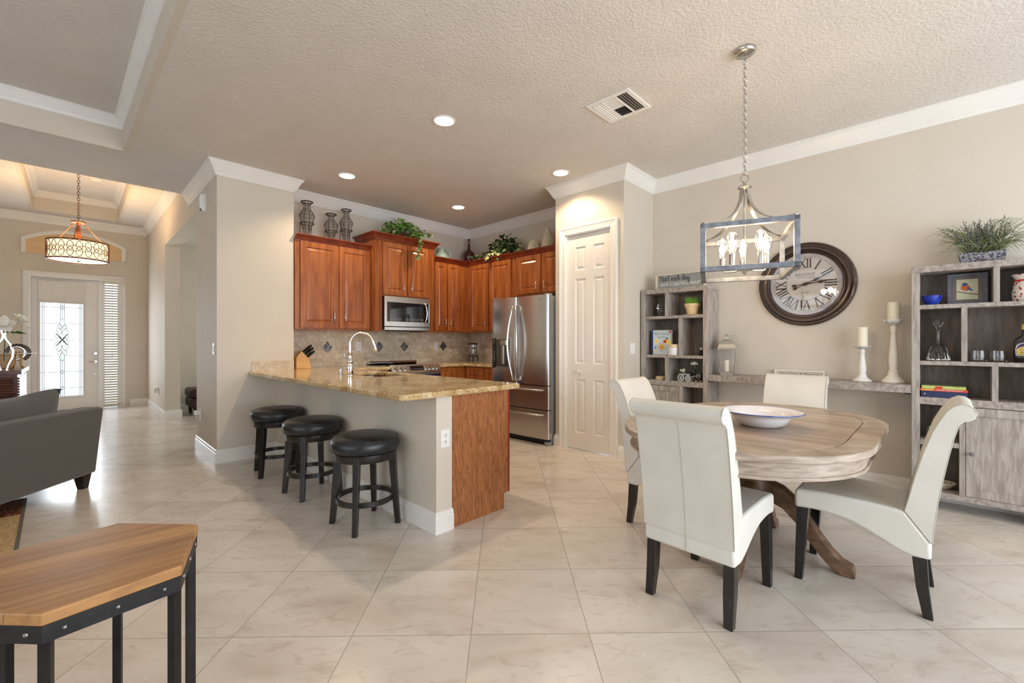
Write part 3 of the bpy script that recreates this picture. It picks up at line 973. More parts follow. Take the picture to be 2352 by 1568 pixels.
# ------------------------------------------------------------------ outlets and switches
def outlet(xf, u, v, label, kind='outlet', grp='white wall outlets', w=.036, h=.059):
    p = xf(u, v, 0)
    t = thing('wall_outlet' if kind == 'outlet' else 'light_switch', label, kind if kind == 'outlet' else 'switch', p, group=grp)
    build('cover_plate', M(xf).box(u-w, u+w, v-h, v+h, 0, .005), 'white', t, bevel=.002)
    if kind == 'outlet':
        for dv in (-.021, .021):
            r = build('receptacle', M(xf).box(u-.016, u+.016, v+dv-.014, v+dv+.014, .004, .0075), 'white', t, bevel=.003)
            q = M(xf)
            for du in (-.006, .006):
                q.box(u+du-.0015, u+du+.0015, v+dv-.002, v+dv+.008, .0072, .0082)
            q.box(u-.0025, u+.0025, v+dv-.010, v+dv-.005, .0072, .0082)
            build('slots', q, 'slot', r)
    else:
        build('rocker', M(xf).box(u-.016, u+.016, v-.032, v+.032, .004, .009), 'white', t, bevel=.002)
    return t
B_ = 5.568
outlet(facing_y(B_), 2.819, 1.166, 'white outlet on the stone backsplash behind the faucet')
outlet(facing_y(B_), 4.083, 1.156, 'white switch plate beside the dark diamond tile right of the range', 'switch', 'white switches')
outlet(facing_x(4.769), 5.367, 1.152, 'white switch plate on the backsplash next to the refrigerator', 'switch', 'white switches')
outlet(facing_y(2.31), 1.765, .60, 'white outlet on the end of the peninsula wall')
outlet(lambda u, v, n: hall(-n, u, v), .13, 1.155, 'white switch plate on the shaded side of the pillar', 'switch', 'white switches')
outlet(facing_y(2.36), 4.30, 1.155, 'white switch plate on the wall left of the small bookcase', 'switch', 'white switches', .05)
def plugged(b, label):
    xf = lambda u, v, n: hall(-n, u, v)
    t = outlet(xf, b, .40, label)
    build('plug_in_warmer', M(xf).box(b-.02, b+.025, .40, .45, .008, .06), 'white', t, bevel=.006)
    build('scent_bottle', M(xf).lathe([(.001, 0), (.016, 0), (.018, .02), (.012, .035), (.008, .045), (.001, .045)], (b, .365, .04), 14) if False else M(xf).box(b-.014, b+.014, .36, .402, .025, .053), 'nickel', t, bevel=.006)
plugged(.80, 'outlet with a plug-in air freshener low on the pillar side')
plugged(4.25, 'outlet with a plug-in air freshener low on the entry hall wall')
xf = lambda u, v, n: hall(-n, u, v)
t = thing('motion_sensor', 'small white alarm sensor high on the shaded side of the pillar', 'sensor', hall(0, .55, 2.75))
build('housing', M(xf).loft([[(.55-w_, z_, 0), (.55-w_, z_, d_*.6), (.55-w_*.5, z_, d_), (.55+w_*.5, z_, d_), (.55+w_, z_, d_*.6), (.55+w_, z_, 0)] for w_, z_, d_ in ((.02, 2.655, .03), (.036, 2.69, .05), (.038, 2.80, .055), (.036, 2.83, .05), (.03, 2.84, .03))]), 'white', t, smooth=40)
build('sensor_lens', M(xf).ball((.55, 2.672, .036), .015), 'slot', t, smooth=60)

# ------------------------------------------------------------------ sink, faucet, soap, knives
m = M()
x0, x1, y0, y1, zb = 1.985, 2.375, 3.595, 4.285, .70
m.loft([[(x0-.012, y0-.012, .874), (x1+.012, y0-.012, .874), (x1+.012, y1+.012, .874), (x0-.012, y1+.012, .874)],
        [(x0-.004, y0-.004, .874), (x1+.004, y0-.004, .874), (x1+.004, y1+.004, .874), (x0-.004, y1+.004, .874)],
        [(x0+.01, y0+.01, zb), (x1-.01, y0+.01, zb), (x1-.01, y1-.01, zb), (x0+.01, y1-.01, zb)]], caps=False)
m.quad((x0+.01, y0+.01, zb), (x1-.01, y0+.01, zb), (x1-.01, y1-.01, zb), (x0+.01, y1-.01, zb))
t = thing('kitchen_sink', 'stainless undermount sink set in the peninsula countertop', 'sink', (2.18, 3.94, .7))
build('basin', m, 'steel', t, bevel=.012)
build('drain', M().lathe([(.001, 0), (.045, 0), (.045, .004), (.03, .003), (.001, .001)], (2.18, 3.94, zb+.0005), 20), 'chrome', t, smooth=40)
fx, fy = 1.92, 3.96
t = thing('kitchen_faucet', 'tall chrome gooseneck faucet standing behind the sink', 'faucet', (fx, fy, .914))
build('base_column', M().lathe([(.001, 0), (.034, 0), (.034, .006), (.028, .012), (.03, .03), (.032, .07), (.030, .09), (.024, .105), (.026, .115), (.03, .125), (.028, .14), (.02, .155), (.018, .2), (.021, .205), (.021, .215), (.015, .22), (.001, .22)], (fx, fy, .914), 24), 'chrome', t, smooth=45)
pts = [(fx, fy, 1.12), (fx, fy, 1.2)]+[(fx+.105-.105*math.cos(R(a)), fy-.02*(1-math.cos(R(a))), 1.21+.105*math.sin(R(a))) for a in range(0, 166, 12)]
e = pts[-1]
pts += [(e[0]+.012, e[1]-.004, e[2]-.03)]
build('gooseneck', M().tube(pts, .0125, 12), 'chrome', t, smooth=50)
e = pts[-1]
build('spray_head', M().tube([(e[0]-.004, e[1], e[2]+.02), (e[0]+.006, e[1]-.002, e[2]-.02), (e[0]+.02, e[1]-.005, e[2]-.075), (e[0]+.022, e[1]-.006, e[2]-.085)], .018, 14, radii=[.014, .019, .024, .021]), 'chrome', t, smooth=50)
build('side_lever', M().tube([(fx, fy+.02, 1.06), (fx, fy+.055, 1.062), (fx-.01, fy+.075, 1.085), (fx-.02, fy+.08, 1.12)], .008, 10, radii=[.012, .012, .008, .006]), 'chrome', t, smooth=50)
t = thing('soap_pump', 'small brushed metal soap pump left of the faucet', 'soap dispenser', (1.91, 4.13, .914))
build('flange', M().lathe([(.001, 0), (.026, 0), (.026, .004), (.016, .008), (.001, .008)], (1.91, 4.13, .914), 18), 'nickel', t, smooth=40)
build('pump_head', M().lathe([(.001, .008), (.012, .008), (.012, .03), (.019, .032), (.019, .066), (.016, .07), (.001, .07)], (1.91, 4.13, .914), 18), 'nickel', t, smooth=40)
build('nozzle', M().tube([(1.92, 4.13, .972), (1.955, 4.12, .976), (1.965, 4.118, .97)], .005, 8), 'nickel', t, smooth=50)

MT['blockwood'] = mat('beech_block', S(214, 168, 104), S(228, 186, 124), 5, (2, 2, 20), rough=.5)
kx, ky = 1.935, 5.32
prof = [(0, 0), (.165, 0), (.165, .035), (.145, .11), (.062, .205), (0, .13)]
m = M(lambda a, b, c: (kx+a, ky+c, .9145+b)).prism(prof, 0, .10)
t = thing('knife_block', 'beech knife block on the counter beside the pillar', 'knife block', (kx+.08, ky+.05, .9145))
build('block', m, 'blockwood', t, bevel=.004)
build('badge', disc(M(), kx+.1651, ky+.05, .93, .013, (1, 0, 0), .002), 'slot', t)
nx, nz = .753, .658
k = 0
for row, (a0, z0) in enumerate(((.085, .178), (.108, .152), (.132, .125))):
    for c in ((.018, .042, .066, .086) if row == 0 else (.022, .05, .078)):
        L_ = (.125, .115, .10)[row]+.012*((k*7) % 3)
        p0 = Vector((kx+a0, ky+c, .9145+z0)); d = Vector((nx, 0, nz))
        m = M().tube([p0-d*.004, p0+d*.02, p0+d*(L_*.6), p0+d*(L_*.9), p0+d*L_], .008, 8, radii=[.006, .0085, .0095, .0105, .006])
        where = ('top row', 'middle row', 'lowest row')[row]
        o = solo('kitchen_knife', 'black-handled knife standing in the %s of the beech knife block' % where, 'knife', m, 'black', group='knives in the %s of the block' % where, smooth=50)
        for q in (.3, .7):
            build('rivet', M().ball(tuple(p0+d*(L_*q)+Vector((0, -.009, 0))), .0025, 8, 4), 'nickel', o)
        k += 1
# ------------------------------------------------------------------ appliances
t = thing('microwave_oven', 'stainless over-the-range microwave with a black glass door', 'microwave', (3.26, 5.55, 1.385))
x0, x1, yf = 2.908, 3.600, 5.07
build('body', M().box(x0, x1, yf, 5.56, 1.388, 1.812), 'black', t)
m = M(facing_y(yf))
cells(m, [x0, x0+.035, x1-.10, x1-.095, x1-.02, x1], [1.425, 1.49, 1.735, 1.81], 0, .022, lambda x, y: not (1.49 < y < 1.735 and (x0+.035 < x < x1-.02)))
o = build('door_frame', m, 'steel', t, bevel=.003)
build('door_glass', M(facing_y(yf)).box(x0+.034, x1-.019, 1.489, 1.736, .004, .018), 'blackglass', t)
build('vent_grille', M(facing_y(yf)).box(x0+.005, x1-.005, 1.376, 1.418, 0, .016), 'steel', t, bevel=.003)
build('handle', M(facing_y(yf)).tube([(x1-.095, 1.475, .02), (x1-.09, 1.485, .04), (x1-.08, 1.53, .055), (x1-.072, 1.61, .06), (x1-.08, 1.69, .055), (x1-.09, 1.735, .04), (x1-.095, 1.745, .02)], .011, 10), 'nickel', t, smooth=50)
m = M(facing_y(yf))
for r_ in range(2):
    for i in range(22):
        if i in (9, 10):
            continue
        u = x0+.075+i*.021
        m.box(u, u+.009, 1.507+r_*.017, 1.513+r_*.017, .018, .0186)
m.box(x0+.56, x0+.575, 1.507, 1.532, .018, .0186)
MT['keyprint'] = mat('grey_key_print', S(170, 170, 172), S(150, 150, 152), 9, rough=.5)
build('keypad_print', m, 'keyprint', t)
build('badge', disc(M(), x0+.04, yf-.022, 1.455, .012, (0, -1, 0), .002), 'trim', t)
text_mesh('badge_lettering', 'LG', .02, lambda u, v, n: (x0+.07+u, yf-.0224-n, 1.455+v), 'trim', t)
build('underside_lamp', M().box(x0+.1, x1-.1, 5.1, 5.2, 1.366, 1.377), 'black', t)

t = thing('range', 'stainless slide-in range with a slanted row of knobs, below the microwave', 'range', (3.31, 5.25, 0))
x0, x1 = 2.935, 3.683
build('body', M().box(x0, x1, 4.965, 5.55, .06, .895), 'steel_side', t)
build('cooktop', M().box(x0-.003, x1+.003, 4.985, 5.50, .895, .917), 'blackglass', t, bevel=.003)
m = M(lambda y, z, x: (x, y, z)).prism([(5.02, .926), (5.02, .80), (4.925, .80), (4.905, .835), (4.965, .926)], x0, x1)
cp = build('control_panel', m, 'steel', t, bevel=.006)
n_ = Vector((0, -.835, .55)).normalized()
def onpanel(x, s, n=0):
    p = Vector((x, 4.905, .835))*(1-s)+Vector((x, 4.965, .926))*s
    return p+n_*n
for i, x in enumerate((2.995, 3.075, 3.150, 3.462, 3.523, 3.584, 3.643)):
    p = onpanel(x, .5)
    kb = build('knob', disc(M(), p.x, p.y, p.z, .027, tuple(n_), .03, 20), 'nickel', t, smooth=40)
    q = onpanel(x, .5, .03)
    build('knob_grip', M().tube([onpanel(x, .25, .033), onpanel(x, .75, .033)], .006, 6), 'nickel', kb)
m = M()
a, b = .2, .82
m.add([tuple(onpanel(3.205, a, .001)), tuple(onpanel(3.415, a, .001)), tuple(onpanel(3.415, b, .001)), tuple(onpanel(3.205, b, .001)),
       tuple(onpanel(3.205, a, -.002)), tuple(onpanel(3.415, a, -.002)), tuple(onpanel(3.415, b, -.002)), tuple(onpanel(3.205, b, -.002))],
      [(0, 1, 2, 3), (4, 5, 6, 7), (0, 1, 5, 4), (1, 2, 6, 5), (2, 3, 7, 6), (3, 0, 4, 7)])
dsp = build('display', m, 'blackglass', t)
m = M()
for i in range(6):
    x = 3.22+i*.032
    m.add([tuple(onpanel(x+du, .35+dv, .0016)) for du, dv in ((0, 0), (.012, 0), (.012, .06), (0, .06))], [(0, 1, 2, 3)])
build('display_print', m, 'keyprint', dsp)
MT['ovenblue'] = mat('blue_black_enamel', (.012, .014, .05, 1), (.016, .018, .06, 1), 5, rough=.15)
build('oven_door', M(facing_y(4.965)).box(x0+.004, x1-.004, .22, .79, 0, .03), 'ovenblue', t, bevel=.004)
build('oven_handle', M(facing_y(4.935)).tube([(x0+.05, .75, 0), (x0+.05, .75, .045), (x0+.08, .75, .05), (x1-.08, .75, .05), (x1-.05, .75, .045), (x1-.05, .75, 0)], .011, 10), 'nickel', t, smooth=50)
build('drawer_front', M(facing_y(4.965)).box(x0+.004, x1-.004, .07, .21, 0, .025), 'steel', t, bevel=.004)
build('rear_vent', M().tube([(x0, 5.525, .937), (x1, 5.525, .937)], .030, 16, flat=.85).box(x0, x1, 5.51, 5.55, .895, .93), 'chrome', t, smooth=50)
build('grate', M().box(3.14, 3.22, 5.33, 5.42, .917, .935), 'black', t, bevel=.004)

t = thing('refrigerator', 'stainless french-door refrigerator with a water dispenser, beside the pantry door', 'refrigerator', (4.4, 3.77, 0))
y0, y1, ym = 3.287, 4.248, 3.800
build('cabinet_body', M().box(4.085, 4.76, y0+.008, y1-.008, .03, 1.775), 'steel_side', t, bevel=.004)
def fdoor(name, a, b, z0, z1, hole=None):
    def bulge(u):
        return .018*(1-((u-(a+b)/2)/((b-a)/2))**2)
    m = M()
    us = [a, a+.006, a+.018]+[a+(b-a)*i/10 for i in range(1, 10)]+[b-.018, b-.006, b]
    pts = []
    for u in us:
        e = min(u-a, b-u)
        edge = .012 if e < 1e-6 else (.004 if e < .01 else 0)
        pts.append((4.015-bulge(u)+edge+.0, u))
    ring = pts+[(4.08, b), (4.08, a)]
    m.loft([[(x, y, z) for x, y in ring] for z in (z0, z1)])
    return build(name, m, 'steel', t, smooth=30, bevel=.0)
d1 = fdoor('left_door', ym+.003, y1, .712, 1.785)
d2 = fdoor('right_door', y0, ym-.003, .712, 1.785)
d3 = fdoor('freezer_drawer', y0, y1, .424, .702)
d4 = fdoor('freezer_drawer', y0, y1, .075, .414)
fx = facing_x(4.0)
for d_, y, s in ((d1, ym+.035, 1), (d2, ym-.035, -1)):
    pts = []
    for i in range(15):
        q = i/14
        z = .755+.905*q
        bow = math.sin(PI*q)
        pts.append((3.992-.02-.042*bow, y+s*.055*bow-s*.012, z))
    build('handle', M().tube([(4.0, pts[0][1], pts[0][2]-.004)]+pts+[(4.0, pts[-1][1], pts[-1][2]+.004)], .013, 10, flat=1.3), 'nickel', d_, smooth=50)
for d_, z in ((d3, .655), (d4, .362)):
    m = M().tube([(4.0, y0+.07, z), (3.965, y0+.075, z), (3.955, y0+.1, z), (3.948, (y0+y1)/2, z), (3.955, y1-.1, z), (3.965, y1-.075, z), (4.0, y1-.07, z)], .016, 10, flat=.7)
    build('handle', m, 'nickel', d_, smooth=50)
dx = 3.998
MT['dispenser'] = mat('dispenser_recess', (.12, .115, .11, 1), (.16, .155, .15, 1), 4, rough=.3, metal=.8)
disp = build('dispenser_frame', cells(M(facing_x(dx)), [3.885, 3.90, 4.145, 4.215], [.888, .905, 1.258, 1.272], -.004, .006, lambda u, v: not (3.90 < u < 4.145 and .905 < v < 1.258) and u < 4.145), 'steel', d1)
build('control_strip', M(facing_x(dx)).box(4.150, 4.212, .888, 1.272, -.003, .006), 'blackglass', d1)
build('recess', M(facing_x(dx)).box(3.90, 4.145, .905, 1.258, -.004, .0015), 'dispenser', d1)
build('ice_chute', M(facing_x(dx)).box(3.955, 4.06, 1.18, 1.25, 0, .014), 'nickel', d1, bevel=.006)
build('paddle', M(facing_x(dx)).box(4.0, 4.045, .94, 1.18, .001, .008), 'nickel', d1, bevel=.003)
build('drip_tray', M(facing_x(dx)).box(3.89, 4.145, .888, .91, 0, .016), 'nickel', d1, bevel=.003)
m = M(facing_x(dx))
for i in range(6):
    m.box(4.17, 4.192, .93+i*.032, .938+i*.032, .006, .0065)
m.box(4.172, 4.19, 1.24, 1.25, .006, .0065).box(4.176, 4.186, 1.21, 1.222, .006, .0065)
build('control_print', m, 'keyprint', d1)
build('badge', disc(M(), 4.0, 3.405, 1.735, .009, (-1, 0, 0), .0025), 'nickel', d2)
text_mesh('badge_lettering', 'LG', .018, lambda u, v, n: (3.998-n, 3.388-u, 1.735+v), 'keyprint', d2)
build('model_plate', M(facing_x(3.998)).box(3.315, 3.375, .738, .750, 0, .002), 'nickel', d2)
for y, z in ((y0+.02, 1.79), (y1-.07, 1.79)):
    build('hinge_cap', M().box(4.03, 4.12, y, y+.05, 1.776, 1.80), 'steel_side', t, bevel=.004)
build('kick_grille', M().box(4.06, 4.1, y0+.03, y1-.03, .012, .07), 'black', t)
for y in (y0+.01, y1-.07):
    build('foot', M().box(4.02, 4.16, y, y+.06, 0, .045), 'steel_side', t, bevel=.012)

# ------------------------------------------------------------------ things on top of the cabinets
def wire_vase(x, y, top, k, label):
    h = top-2.405
    t = thing('wire_vase', label, 'vase', (x, y, 2.402), group='wire vases above the cabinets')
    prof = [(.018, .06), (.026, .10), (.048, h*.36), (.066, h*.50), (.078, h*.60), (.083, h*.66), (.070, h*.73), (.044, h*.80), (.034, h*.88), (.038, h*.94), (.058, h)]
    prof = [(r_*k, z_) for r_, z_ in prof]
    m = M()
    for i in range(8):
        a = 2*PI*i/8
        m.tube([(x+r_*math.cos(a), y+r_*math.sin(a), 2.402+z_) for r_, z_ in prof], .0022, 5)
    for j in (2, 5, 7, 9):
        r_, z_ = prof[j]
        m.tube([(x+r_*math.cos(2*PI*i/20), y+r_*math.sin(2*PI*i/20), 2.402+z_) for i in range(20)], .002, 5, closed=True)
    build('wire_cage', m, 'ironwire', t, smooth=60)
    def ring(r_, z_, th):
        return M().tube([(x+r_*math.cos(2*PI*i/24), y+r_*math.sin(2*PI*i/24), 2.402+z_) for i in range(24)], th, 6, closed=True)
    build('rim', ring(.061*k, h, .006), 'ironwire', t, smooth=60)
    m = ring(.073*k, h*.47, .005)
    build('stand_ring', m, 'ironwire', t, smooth=60)
    for i in range(3):
        a = 2*PI*i/3+.5
        build('stand_leg', M().rod((x+.073*k*math.cos(a), y+.073*k*math.sin(a), 2.402+h*.47), (x+.078*k*math.cos(a), y+.078*k*math.sin(a), 2.402), .003, 6), 'ironwire', t)
    mesh_ = [(r_*.97, z_) for r_, z_ in prof]
    build('mesh_lining', M().lathe(mesh_[:1]+mesh_, (x, y, 2.402), 24), 'gauze', t, smooth=60)
def gauze():
    m, n, l, b = base('grey_wire_gauze')
    tr = n.new('ShaderNodeBsdfTransparent')
    df = n.new('ShaderNodeBsdfDiffuse'); df.inputs[0].default_value = S(120, 118, 112)
    q = noise(n, l, obj_coord(n), 140, 2)
    mx = n.new('ShaderNodeMixShader')
    l.new(math_(n, l, 'MULTIPLY', q, .5), mx.inputs[0]); l.new(tr.outputs[0], mx.inputs[1]); l.new(df.outputs[0], mx.inputs[2])
    l.new(mx.outputs[0], n['Material Output'].inputs['Surface'])
    return m
MT['gauze'] = gauze()
wire_vase(2.085, 5.40, 2.888, 1.04, 'tall dark wire vase nearest the pillar, on top of the wall cabinet')
wire_vase(2.375, 5.40, 2.80, .98, 'shortest dark wire vase, between two taller ones on the wall cabinet')
wire_vase(2.57, 5.40, 2.895, .96, 'tall dark wire vase nearest the microwave cabinet')

MT['leaf1'] = mat('bright_ivy_leaf', S(56, 110, 34), S(122, 170, 70), 9, rough=.5)
MT['leaf2'] = mat('dark_ivy_leaf', S(22, 46, 20), S(66, 92, 48), 9, rough=.45)
MT['leafpale'] = mat('variegated_leaf', S(150, 172, 104), S(196, 204, 150), 9, rough=.5)
MT['wicker'] = mat('wicker', S(66, 40, 26), S(104, 68, 42), 60, (1, 1, 3), rough=.7, bump=.5)
def leaf(m, c, d, s, heart=True):
    """a folded leaf with a pointed tip, growing along d"""
    D = Vector(d).normalized()
    up = Vector((random.uniform(-.5, .5), random.uniform(-.5, .5), 1)).normalized()
    W_ = D.cross(up)
    if W_.length < 1e-3:
        W_ = Vector((1, 0, 0))
    W_.normalize(); N = W_.cross(D)
    C = Vector(c)
    prof = [(0, .08), (.12, .42), (.35, .5), (.65, .34), (1, .02)]
    mid_, lf, rt = [], [], []
    for t_, w_ in prof:
        q = C+D*(s*t_)+N*(-.25*s*t_*t_)
        mid_.append(q); lf.append(q+W_*(w_*s)+N*(.12*s*w_*2)); rt.append(q-W_*(w_*s)+N*(.12*s*w_*2))
    pts = [tuple(p) for p in mid_+lf+rt]
    f = []
    for i in range(4):
        f += [(i, i+1, 6+i, 5+i), (i, 10+i, 11+i, i+1)]
    m.add(pts, f)
def foliage(n, centre, rad, size, strands=()):
    m = M(); m2 = M()
    for i in range(n):
        a, b = random.uniform(0, 2*PI), math.acos(random.uniform(-.25, 1))
        d = Vector((math.cos(a)*math.sin(b), math.sin(a)*math.sin(b), math.cos(b)))
        r_ = random.uniform(.45, 1.0)
        c = Vector(centre)+Vector((d.x*rad[0], d.y*rad[1], d.z*rad[2]))*r_
        leaf(m if random.random() < .8 else m2, c, d+Vector((random.uniform(-.7, .7), random.uniform(-.7, .7), random.uniform(-.9, .3))), size*random.uniform(.7, 1.2))
    for pts, k in strands:
        for i in range(k):
            q = i/(k-1)*(len(pts)-1)
            j = min(int(q), len(pts)-2); f_ = q-j
            c = Vector(pts[j])*(1-f_)+Vector(pts[j+1])*f_+Vector((random.uniform(-.035, .035), random.uniform(-.02, .02), random.uniform(-.02, .02)))
            leaf(m2 if random.random() < .45 else m, c, (random.uniform(-1, 1), random.uniform(-1, .2), random.uniform(-1, .1)), size*random.uniform(.7, 1.1))
    return m, m2
def vine(m, pts, r_=.003):
    m.tube(pts, r_, 5)
t = thing('potted_ivy', 'bright green trailing ivy on top of the microwave cabinet', 'plant', (3.3, 5.27, 2.607), group='trailing ivy above the cabinets')
s1 = [(3.40, 5.16, 2.72), (3.42, 5.02, 2.66), (3.40, 4.99, 2.55), (3.38, 5.0, 2.46), (3.385, 5.0, 2.36)]
s2 = [(3.1, 5.2, 2.70), (2.98, 5.18, 2.69), (2.93, 5.16, 2.70)]
s3 = [(3.5, 5.2, 2.76), (3.62, 5.16, 2.74), (3.69, 5.14, 2.72)]
ma, mb = foliage(190, (3.3, 5.27, 2.70), (.29, .14, .20), .062, ((s1, 34), (s2, 14), (s3, 16)))
build('foliage', ma, 'leaf1', t)
build('pale_leaves', mb, 'leafpale', t)
m = M()
vine(m, s1); vine(m, s2); vine(m, s3)
build('vine_stem', m, 'wicker', t)
build('basket', M().loft([[(3.3+sx*(.15+k_), 5.27+sy*(.06+k_*.5), z_) for sx, sy in ((-1, -1), (1, -1), (1, 1), (-1, 1))] for z_, k_ in ((2.607, 0), (2.655, .02), (2.70, .04))]), 'wicker', t, bevel=.01)
t = thing('potted_ivy', 'dark green variegated ivy on top of the fridge-side cabinets', 'plant', (4.56, 4.55, 2.403), group='trailing ivy above the cabinets')
s1 = [(4.50, 4.85, 2.55), (4.45, 5.0, 2.50), (4.42, 5.10, 2.52)]
s2 = [(4.48, 4.6, 2.55), (4.38, 4.68, 2.48), (4.34, 4.70, 2.40)]
s3 = [(4.50, 4.3, 2.52), (4.46, 4.18, 2.50), (4.45, 4.12, 2.50)]
s4 = [(4.48, 4.5, 2.54), (4.38, 4.52, 2.46), (4.36, 4.50, 2.42)]
ma, mb = foliage(230, (4.57, 4.55, 2.56), (.12, .30, .22), .062, ((s1, 26), (s2, 20), (s3, 14), (s4, 14)))
build('foliage', ma, 'leaf2', t)
build('pale_leaves', mb, 'leafpale', t)
m = M()
for s_ in (s1, s2, s3, s4):
    vine(m, s_)
build('vine_stem', m, 'wicker', t)
build('basket', M().loft([[(4.57+sx*(.06+k_*.5), 4.55+sy*(.13+k_), z_) for sx, sy in ((-1, -1), (1, -1), (1, 1), (-1, 1))] for z_, k_ in ((2.403, 0), (2.46, .02), (2.51, .04))]), 'wicker', t, bevel=.01)

MT['celadon'] = mat('celadon_glaze', S(142, 166, 160), S(158, 180, 173), 6, rough=.35)
px_, py_ = 4.06, 5.40
t = thing('pitcher', 'pale blue-green ceramic pitcher on the right-hand wall cabinet', 'pitcher', (px_, py_, 2.402))
build('body', M().lathe([(.001, 0), (.05, 0), (.07, .02), (.098, .07), (.102, .10), (.085, .14), (.058, .165), (.052, .18), (.056, .20), (.068, .225), (.064, .225), (.05, .20), (.046, .17)], (px_, py_, 2.402), 28), 'celadon', t, smooth=60)
build('handle', M().tube([(px_+.055, py_-.02, 2.402+.20), (px_+.10, py_-.03, 2.402+.215), (px_+.135, py_-.04, 2.402+.19), (px_+.14, py_-.04, 2.402+.14), (px_+.115, py_-.035, 2.402+.10), (px_+.09, py_-.03, 2.402+.085)], .012, 10), 'celadon', t, smooth=60)
MT['amberglass'] = mat('dark_red_glass', S(58, 16, 8), S(84, 28, 12), 3, (6, 6, 1), rough=.1, coat=.5, spec=.6)
t = solo('bottle_vase', 'dark red-brown glass bottle vase in the corner on the wall cabinets', 'vase', M().lathe([(.001, 0), (.055, 0), (.062, .01), (.075, .08), (.092, .16), (.096, .20), (.082, .245), (.05, .275), (.026, .30), (.022, .33), (.022, .455), (.026, .46), (.018, .46)], (4.60, 5.40, 2.402), 28), 'amberglass', smooth=60)
MT['mottled'] = mat('mottled_cream_glaze', S(206, 194, 164), S(228, 220, 196), 26, rough=.4, bump=.3)
solo('jar_vase', 'short mottled cream jar on the cabinet above the refrigerator', 'vase', M().lathe([(.001, 0), (.085, 0), (.098, .03), (.102, .07), (.092, .13), (.074, .19), (.058, .225), (.05, .225), (.06, .19)], (4.60, 4.02, 2.402), 24), 'mottled', smooth=60, group='mottled cream vases')
solo('bottle_vase', 'tall mottled cream bottle vase on the cabinet nearest the pantry', 'vase', M().lathe([(.001, 0), (.075, 0), (.086, .03), (.092, .10), (.086, .18), (.066, .26), (.040, .31), (.034, .335), (.038, .352), (.028, .352)], (4.60, 3.775, 2.402), 24), 'mottled', smooth=60, group='mottled cream vases')

# glass jar on a scrolled iron stand in the counter corner
jx, jy = 4.50, 5.18
t = thing('hurricane_jar', 'glass jar on a black scrolled iron stand in the back corner of the counter', 'jar', (jx, jy, .9145))
z0 = .9145
m = M()
for i in range(3):
    a = 2*PI*i/3+.9
    c, s = math.cos(a), math.sin(a)
    P_ = lambda r_, z_: (jx+r_*c, jy+r_*s, z0+z_)
    m.tube([P_(.078, .004), P_(.088, .02), P_(.092, .04), P_(.08, .06), P_(.07, .05), P_(.072, .035)], .0055, 6)
    m.tube([P_(.092, .04), P_(.085, .07), P_(.062, .085), P_(.06, .095)], .0055, 6)
    m.tube([P_(.06, .095), P_(.055, .13), P_(.04, .15), P_(.02, .145), P_(.022, .13)], .005, 6)
m.tube([(jx+.066*math.cos(2*PI*i/20), jy+.066*math.sin(2*PI*i/20), z0+.092) for i in range(20)], .006, 6, closed=True)
m.rod((jx, jy, z0), (jx, jy, z0+.14), .007, 8)
build('scroll_stand', m, 'iron', t, smooth=60)
build('glass_cylinder', M().lathe([(.001, .10), (.058, .10), (.066, .115), (.066, .272), (.062, .272), (.062, .118), (.001, .112)], (jx, jy, z0), 24), 'pane', t, smooth=60)
build('lid', M().lathe([(.001, .268), (.07, .268), (.074, .274), (.074, .284), (.06, .29), (.001, .292)], (jx, jy, z0), 24), 'iron', t, smooth=40)
build('inner_stem', M().rod((jx, jy, z0+.13), (jx, jy, z0+.268), .008, 8), 'chrome', t, smooth=50)
build('inner_cup', M().lathe([(.001, .20), (.02, .20), (.034, .222), (.032, .225), (.001, .21)], (jx, jy, z0), 18), 'iron', t, smooth=50)
# ------------------------------------------------------------------ dining table and chairs
def stadium(r, hx, n=20, c=(2.885, .785)):
    pts = []
    for i in range(n+1):
        a = -PI/2+PI*i/n
        pts.append((c[0]+hx+r*math.cos(a), c[1]+r*math.sin(a)))
    for i in range(n+1):
        a = PI/2+PI*i/n
        pts.append((c[0]-hx+r*math.cos(a), c[1]+r*math.sin(a)))
    return pts
t = thing('dining_table', 'oval washed-oak pedestal dining table with a plank top', 'table', (2.885, .785, 0))
hx = .325
def band(m, outer, inner, z0, z1):
    n = len(outer)
    m.loft([[(x, y, z0) for x, y in inner], [(x, y, z0) for x, y in outer], [(x, y, z1) for x, y in outer], [(x, y, z1) for x, y in inner]], loop=True)
    return m
o = build('border_ring', band(M(), stadium(.585, hx), stadium(.472, hx), .728, .76), 'tablewood', t, smooth=30, bevel=.004)
build('board_panel', M().prism(stadium(.469, hx), .73, .7595), 'tabletop', t, bevel=.002)
m = band(M(), stadium(.548, hx), stadium(.52, hx), .655, .728)
m = band(m, stadium(.556, hx), stadium(.52, hx), .648, .662)
build('apron', m, 'tablewood', t, smooth=30)
build('pedestal_column', M().lathe([(.001, .30), (.085, .30), (.10, .33), (.105, .40), (.085, .44), (.095, .50), (.11, .56), (.13, .63), (.16, .65), (.16, .728), (.001, .728)], (2.885, .785, 0), 20), 'pedestal', t, smooth=40)
for k in range(4):
    a = PI/2*k+R(2)
    c, s = math.cos(a), math.sin(a)
    prof = [(.03, .31, .43), (.09, .31, .425), (.15, .285, .405), (.21, .225, .355), (.27, .145, .27), (.33, .07, .18), (.38, .02, .115), (.42, .0, .08), (.45, .0, .068), (.468, .0, .058), (.474, .004, .03)]
    rings = []
    for r_, zb, zt in prof:
        w_ = .036 if r_ < .4 else .033
        rings.append([(2.885+r_*c-q*w_*s, .785+r_*s+q*w_*c, z_) for q, z_ in ((-1, zb), (1, zb), (1, zt-.012), (.6, zt), (-.6, zt), (-1, zt-.012))])
    build('pedestal_foot', M().loft(rings), 'pedestal', t, smooth=35, bevel=.003)

